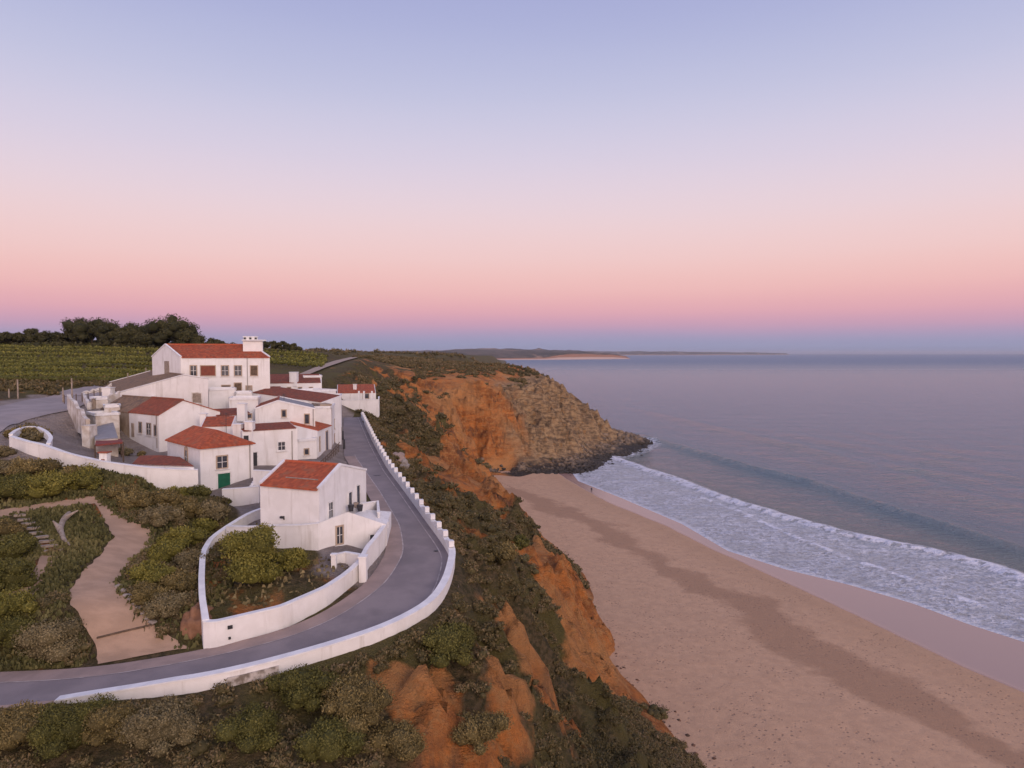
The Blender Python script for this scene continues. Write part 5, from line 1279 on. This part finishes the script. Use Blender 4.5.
# vineyard rows
nrow = 19
for i in range(nrow):
    y0 = 132+i*8.4
    g = np.random.RandomState(100+i); L_ = Leaves()
    xl = -y0*.80; xr = -(512-335)/F*y0-4
    if y0 < 175: xr = -(512-165)/F*y0
    if 175 <= y0 < 195: xr = -(512-250)/F*y0
    x = xl
    while x < xr:
        yy = y0+.03*(x-xl)+g.uniform(-.25, .25); z = float(zat(x, yy))
        if g.uniform() > .05:
            L_.clump((x, yy, z+.75), g.uniform(.62, .85), 20, .20*y0/150, g, tone=g.uniform(-.06, .06)+(.20 if i % 2 else -.17), squash=.9, others=None)
        x += g.uniform(.75, 1.0)*y0/170
    e = empty('vine_row', (xl/2+xr/2, y0, float(zat((xl+xr)/2, y0))), 'leafy row of vines running across the vineyard slope', 'vine row', 'rows of vines in the vineyard')
    keep(L_.build('foliage', M['vine']), e)

# trees along the vineyard crest
def tree(px, pyb, D, h, w, label, kind=0):
    x, y, z = PD(px, pyb, D); z = float(zat(x, y))
    e = empty('tree', (x, y, z), label, 'tree')
    bm = bmesh.new(); Mx = __import__('mathutils').Matrix
    bmesh.ops.create_cone(bm, cap_ends=True, segments=8, radius1=.38, radius2=.2, depth=h*.55, matrix=Mx.Translation((x, y, z+h*.25)))
    for a in range(4):
        d = Vector((math.cos(a*1.7), math.sin(a*1.7), 1.1)).normalized(); q = d.to_track_quat('Z', 'Y').to_matrix().to_4x4()
        bmesh.ops.create_cone(bm, cap_ends=True, segments=6, radius1=.17, radius2=.07, depth=h*.4, matrix=Mx.Translation(Vector((x, y, z+h*.45))+d*h*.18) @ q)
    keep(finish(bm, 'trunk', M['trunk']), e)
    L_ = Leaves(); cs = []
    k = int(16+w)
    for i in range(k):
        a = rng.uniform(0, 6.28); rr = w*.5*math.sqrt(rng.uniform(0, 1))*.78; f = rr/(w*.5)
        zc_ = z+h*rng.uniform(.28, .90-.42*f*f); cs.append((np.array([x+math.cos(a)*rr, y+math.sin(a)*rr, zc_]), rng.uniform(.15, .24)*min(w, h*1.2)))
    for c, r in cs: L_.clump(c, r, 170, .34, rng, rng.uniform(-.14, .16), .9, True, True, cs)
    keep(L_.build('crown', M['leaf_tree']), e)
for t_ in ((10,341,275,5.5,18,'low dark tree at the far outer end of the crest row'),(38,341,280,6.5,19,'broad dark tree second from the outer end of the crest row'),
           (62,342,285,5.0,14,'low tree before the big round one on the vineyard crest'),(92,342,275,12.0,21,'big round dark tree on the vineyard crest'),
           (116,343,270,6.0,12,'small tree just past the big round one on the crest'),(133,342,275,9,14,'medium tree in the middle gap of the crest row'),
           (150,343,268,7.0,11,'rounded tree before the tallest one on the crest'),(172,343,270,13.4,21,'tallest spreading tree on the vineyard crest'),
           (192,344,268,6.8,12,'tree close behind the tallest one above the manor roof'),(211,345,270,5.2,14,'low tree above the manor roof ridge'),
           (275,350.5,300,4.0,16,'low dark tree beyond the manor tower'),(290,351,300,3.2,12,'lowest bushy tree beyond the manor tower and vineyard')): tree(*t_)
# low hedge mass under the trees
L_ = Leaves(); g = np.random.RandomState(31)
for i in range(260):
    px = g.uniform(-30, 240); D = g.uniform(262, 300); x, y, z = PD(px, 345, D); L_.clump((x, y, float(zat(x, y))+.9), g.uniform(1.0, 2.1), 22, .5, g, g.uniform(-.1, .1), .8)
hm = L_.build('undergrowth', M['leaf_tree']); tag(hm, 'dark undergrowth below the crest trees', 'undergrowth', kind='stuff')
L_ = Leaves()
for i in range(420):
    px = g.uniform(-30, 110); D = g.uniform(118, 140) if px < 100 else g.uniform(125, 140); x, y, z = PD(px, 380, D)
    if D < 118+(px > 60)*8: continue
    L_.clump((x, y, float(zat(x, y))+.2), g.uniform(.4, 1.0), 22, .28, g, g.uniform(-.2, .1), .7)
hm = L_.build('verge_scrub', M['scrub']); tag(hm, 'tangled scrub verge between the upper road and the vineyard', 'scrub', kind='stuff')

# ------------------------------------------------------------------ small things
POSTS = [(18,397,5.6,'pale wooden post nearest the edge of the upper road bend'),(72,391,7.2,'tall thin wooden post beside the upper road'),(63,393,4.5,'shorter wooden post next to the tall thin one'),
         (128,382,5.0,'wooden post standing beside the barn roof'),(146,374,3.4,'brown wooden post at the corner of the manor'),(55,372,2.2,'small pale post out in the vineyard'),(9,395,2.6,'short stone post at the outer road verge')]
for px, py, h, lb in POSTS:
    D = 112 if py > 385 else 128
    if py < 375: D = 150
    x, y, z = PD(px, py, D); z = float(zat(x, y)); h = h*.55
    bm = bmesh.new(); bmesh.ops.create_cone(bm, cap_ends=True, segments=8, radius1=.13, radius2=.10, depth=h+.6, matrix=__import__('mathutils').Matrix.Translation((x, y, z+h/2-.3)))
    tag(finish(bm, 'post', M['palewood']), lb, 'post')
# wooden fence rails by the verge
fe = empty('wire_fence', PD(60, 392, 114), 'low wire fence with thin posts between upper road and vineyard', 'fence')
pp = [PD(px, 392, D) for px, D in ((64,109),(70,110),(76,111),(82,112.5),(88,114),(94,115.5),(100,117))]
for q in pp:
    z = float(zat(q[0], q[1])); bm = bmesh.new(); obox(bm, (q[0], q[1], z+.7), (1, 0, 0), (0, 1, 0), (0, 0, 1), .1, .1, 1.6); keep(finish(bm, 'post', M['wood']), fe)
for a, b in zip(pp[:-1], pp[1:]):
    a = Vector((a[0], a[1], float(zat(a[0], a[1]))+1.2)); b = Vector((b[0], b[1], float(zat(b[0], b[1]))+1.2)); u = (b-a).normalized(); s_ = u.cross(Vector((0, 0, 1))).normalized()
    bm = bmesh.new(); obox(bm, (a+b)/2, u, s_, s_.cross(u), (b-a).length, .04, .04); keep(finish(bm, 'wire', M['dark']), fe)
# wooden steps of the footpath
es_ = empty('log_steps', hit(36, 535), 'flight of pale timber steps on the footpath between shrubs', 'steps')
for i in range(9):
    f = i/8; a = hit(14+30*f, 517+36*f); b = hit(26+37*f, 516+35*f); a = Vector(a); b = Vector(b); u = (b-a).normalized(); s_ = u.cross(Vector((0, 0, 1))).normalized()
    bm = bmesh.new(); obox(bm, (a+b)/2+Vector((0, 0, .1)), u, s_, s_.cross(u), (b-a).length, .42, .18); keep(finish(bm, 'tread', M['palewood']), es_)
# edging stones at the path's lower corner
for i in range(9):
    x, y, z = hit(119+i*4.2, 588+i*4.6); r = .18
    bm = bmesh.new(); bmesh.ops.create_icosphere(bm, subdivisions=2, radius=r)
    for v in bm.verts: v.co = Vector((v.co.x*1.8, v.co.y*1.1, v.co.z*.8))*(1+.25*math.sin(v.co.x*19+i*2)*math.cos(v.co.y*23))
    bmesh.ops.translate(bm, vec=(x, y, z+.12), verts=bm.verts)
    tag(finish(bm, 'edging_stone', M['concrete']), 'flat edging stone lining the lower side of the sandy path', 'stone', 'edging stones along the path')
# drain bar across the path
a = Vector(hit(97, 640)); b = Vector(hit(154, 627)); u = (b-a).normalized(); s_ = u.cross(Vector((0, 0, 1))).normalized()
bm = bmesh.new()
for i in range(12):
    p0_ = a+(b-a)*(i/12); p1_ = a+(b-a)*((i+1)/12); p0_.z = float(zat(p0_.x, p0_.y))+.10; p1_.z = float(zat(p1_.x, p1_.y))+.10; uu = (p1_-p0_).normalized()
    obox(bm, (p0_+p1_)/2, uu, s_, s_.cross(uu).normalized(), (p1_-p0_).length*.995, .16, .1)
tag(finish(bm, 'timber_drain_bar', M['wood']), 'dark timber drain bar lying across the sandy path', 'timber bar')
# dead branch in the grass island
pb = [hit(*p) for p in ((70, 516), (64, 522), (60, 532), (64, 542), (70, 547))]
sk = bpy.data.meshes.new('dead_branch'); vv_ = [(p[0], p[1], p[2]+.35-.05*i) for i, p in enumerate(pb)]+[(pb[1][0]+1.0, pb[1][1]+.5, pb[1][2]+.9), (pb[2][0]-.8, pb[2][1]+.3, pb[2][2]+.9)]
sk.from_pydata(vv_, [(0, 1), (1, 2), (2, 3), (3, 4), (1, 5), (2, 6)], [])
ob = link('dead_branch', sk, M['palewood']); md = ob.modifiers.new('skin', 'SKIN')
for i, v in enumerate(sk.skin_vertices[0].data): v.radius = ((.16, .24, .26, .2, .08, .06, .06)[i],)*2
ob.modifiers.new('sub', 'SUBSURF').levels = 1
tag(ob, 'bleached dead branch lying in the grass between the footpaths', 'branch')
# info sign on the left edge
x, y, z = hit(4, 582)
e = empty('info_board', (x, y, z), 'small grey info board on short legs beside the lower footpath', 'sign')
bm = bmesh.new(); obox(bm, (x, y, z+1.0), (1, 0, 0), (0, .8, -.6), (0, .6, .8), 1.0, .06, .7); keep(finish(bm, 'board', M['greyroof']), e)
for s_ in (-.35, .35):
    bm = bmesh.new(); obox(bm, (x+s_, y+.06, z+.4), (1, 0, 0), (0, 1, 0), (0, 0, 1), .07, .07, .9); keep(finish(bm, 'leg', M['wood']), e)
# figure walking at the water line
x, y, _ = PZ(591.5, 492.5, .4); z = .4
sk = bpy.data.meshes.new('person'); h = 1.72
J = [((0,0,.93),.13),((0,0,1.2),.14),((0,0,1.42),.13),((0,0,1.52),.055),((0,.02,1.66),.10),((-.1,0,.88),.1),((-.13,.12,.48),.07),((-.12,-.02,.06),.05),((.1,0,.88),.1),((.12,-.16,.5),.07),((.12,-.26,.07),.05),((-.2,0,1.38),.06),((-.27,.06,1.12),.045),((-.26,.16,.9),.035),((.2,0,1.38),.06),((.27,-.05,1.12),.045),((.25,-.02,.88),.035)]
sk.from_pydata([(x+j[0][0], y+j[0][1], z+j[0][2]) for j in J], [(0,1),(1,2),(2,3),(3,4),(0,5),(5,6),(6,7),(0,8),(8,9),(9,10),(2,11),(11,12),(12,13),(2,14),(14,15),(15,16)], [])
ob = link('person', sk, M['cloth']); ob.modifiers.new('skin', 'SKIN')
for i, v in enumerate(sk.skin_vertices[0].data): v.radius = (J[i][1],)*2; v.use_root = (i == 0)
ob.modifiers.new('sub', 'SUBSURF').levels = 1
tag(ob, 'lone person in dark clothes walking at the water line', 'person')

# rocks round the foot of the headland
g = np.random.RandomState(77); V = []; Fq = []; nv = 0
def rock_into(x, y, z, r):
    global nv
    j = 1+.32*g.uniform(-1, 1, len(IV1)); s_ = g.uniform(.7, 1.3, 3); s_[2] *= .8
    V.append(IV1*j[:, None]*s_*r+np.array([x, y, z])); Fq.append(IF1+nv); nv += len(IV1)
HR2 = [(-10, 258), (2, 260), (14, 264), (24, 268), (31, 281), (40, 301), (51, 322), (60, 342), (64, 356), (58, 374)]
P = resample([(a, b, 0) for a, b in HR2], 200)
for i in range(1900):
    q = P[g.randint(0, 200)]; s_ = q[0] > 20
    x = q[0]+g.normal(0, 3.2 if s_ else 1.5)-.5; y = q[1]+g.normal(0, 3.2 if s_ else 1.5)+.5; z = max(float(zat(x, y)), -.6 if s_ else .3); 
    if z > 7: continue
    rock_into(x, y, z+.1, g.uniform(.4, 1.0+1.0*(q[0] > 45)) if s_ else g.uniform(.25, .9))
o = np_mesh('shore_rocks', np.concatenate(V), [np.concatenate(Fq)], M['rockdark']); tag(o, 'jumble of dark rocks round the foot of the headland', 'rocks', kind='stuff')
V = []; Fq = []; nv = 0
FP = resample([tuple(p) for p in FOOT], 200)
for i in range(420):
    q = FP[int(200*g.uniform(0, .75)**1.3)]; x = q[0]+abs(g.normal(0, 1.3))-.6; y = q[1]+g.normal(0, 1.2); z = 3.25
    rock_into(x, y, z, g.uniform(.06, .30))
o = np_mesh('fallen_stones', np.concatenate(V), [np.concatenate(Fq)], simple('fallen orange stone', (.17, .09, .055), (.08, .055, .04), .95, 2)); tag(o, 'fallen stones and debris along the foot of the cliff', 'stones', kind='stuff')
# two pinkish boulders beside the parapet
for i, (px, py, D, r) in enumerate(((398, 460, 112, 1.3), (404, 468, 108, .9))):
    x, y, z = PD(px, py, D); z = float(zat(x, y)); bm = bmesh.new(); bmesh.ops.create_icosphere(bm, subdivisions=3, radius=r)
    for v in bm.verts: v.co *= 1+.25*math.sin(v.co.x*3+i)*math.cos(v.co.y*4)+.12*math.sin(v.co.z*9)
    bmesh.ops.translate(bm, vec=(x, y, z+r*.4), verts=bm.verts)
    tag(finish(bm, 'boulder', M['shoulder' if i == 0 else 'concrete'], smooth=False), ('bigger pinkish boulder outside the stepped parapet', 'smaller pale boulder outside the stepped parapet')[i], 'boulder')
# eroded earth bank at the wall corner
ebm = bmesh.new(); bmesh.ops.create_icosphere(ebm, subdivisions=4, radius=1)
x, y, z = hit(190, 640)
for v in ebm.verts:
    c = v.co.copy(); v.co = Vector((c.x*1.2, c.y*1.6, c.z*1.7))*(1+.07*math.sin(c.x*11+c.z*3)+.06*math.sin(c.y*9+c.z*5)+.05*math.sin(c.z*14))
bmesh.ops.translate(ebm, vec=(x-.1, y+1.6, z+.1), verts=ebm.verts)
tag(finish(ebm, 'earth_bank', simple('eroded clay', (.27, .145, .085), (.19, .10, .06), .95, 1.5, .6), smooth=True), 'eroded clay bank standing against the corner of the garden wall', 'earth bank')

# ------------------------------------------------------------------ the dusk air
bm = bmesh.new(); prism(bm, [(-3300, -700), (46000, -700), (46000, 46500), (-3300, 46500)], -12, 140)
hz = finish(bm, 'haze', None)
hm_ = bpy.data.materials.new('haze air'); hm_.use_nodes = True; t = hm_.node_tree; t.nodes.clear()
o_ = t.nodes.new('ShaderNodeOutputMaterial'); v_ = t.nodes.new('ShaderNodeVolumePrincipled'); t.links.new(v_.outputs[0], o_.inputs['Volume'])
v_.inputs['Color'].default_value = (.74, .78, .90, 1); v_.inputs['Density'].default_value = 3.2e-5; v_.inputs['Anisotropy'].default_value = 0.0
hz.data.materials.append(hm_); tag(hz, 'thin mauve dusk haze over the coast and sea', 'haze', kind='stuff')
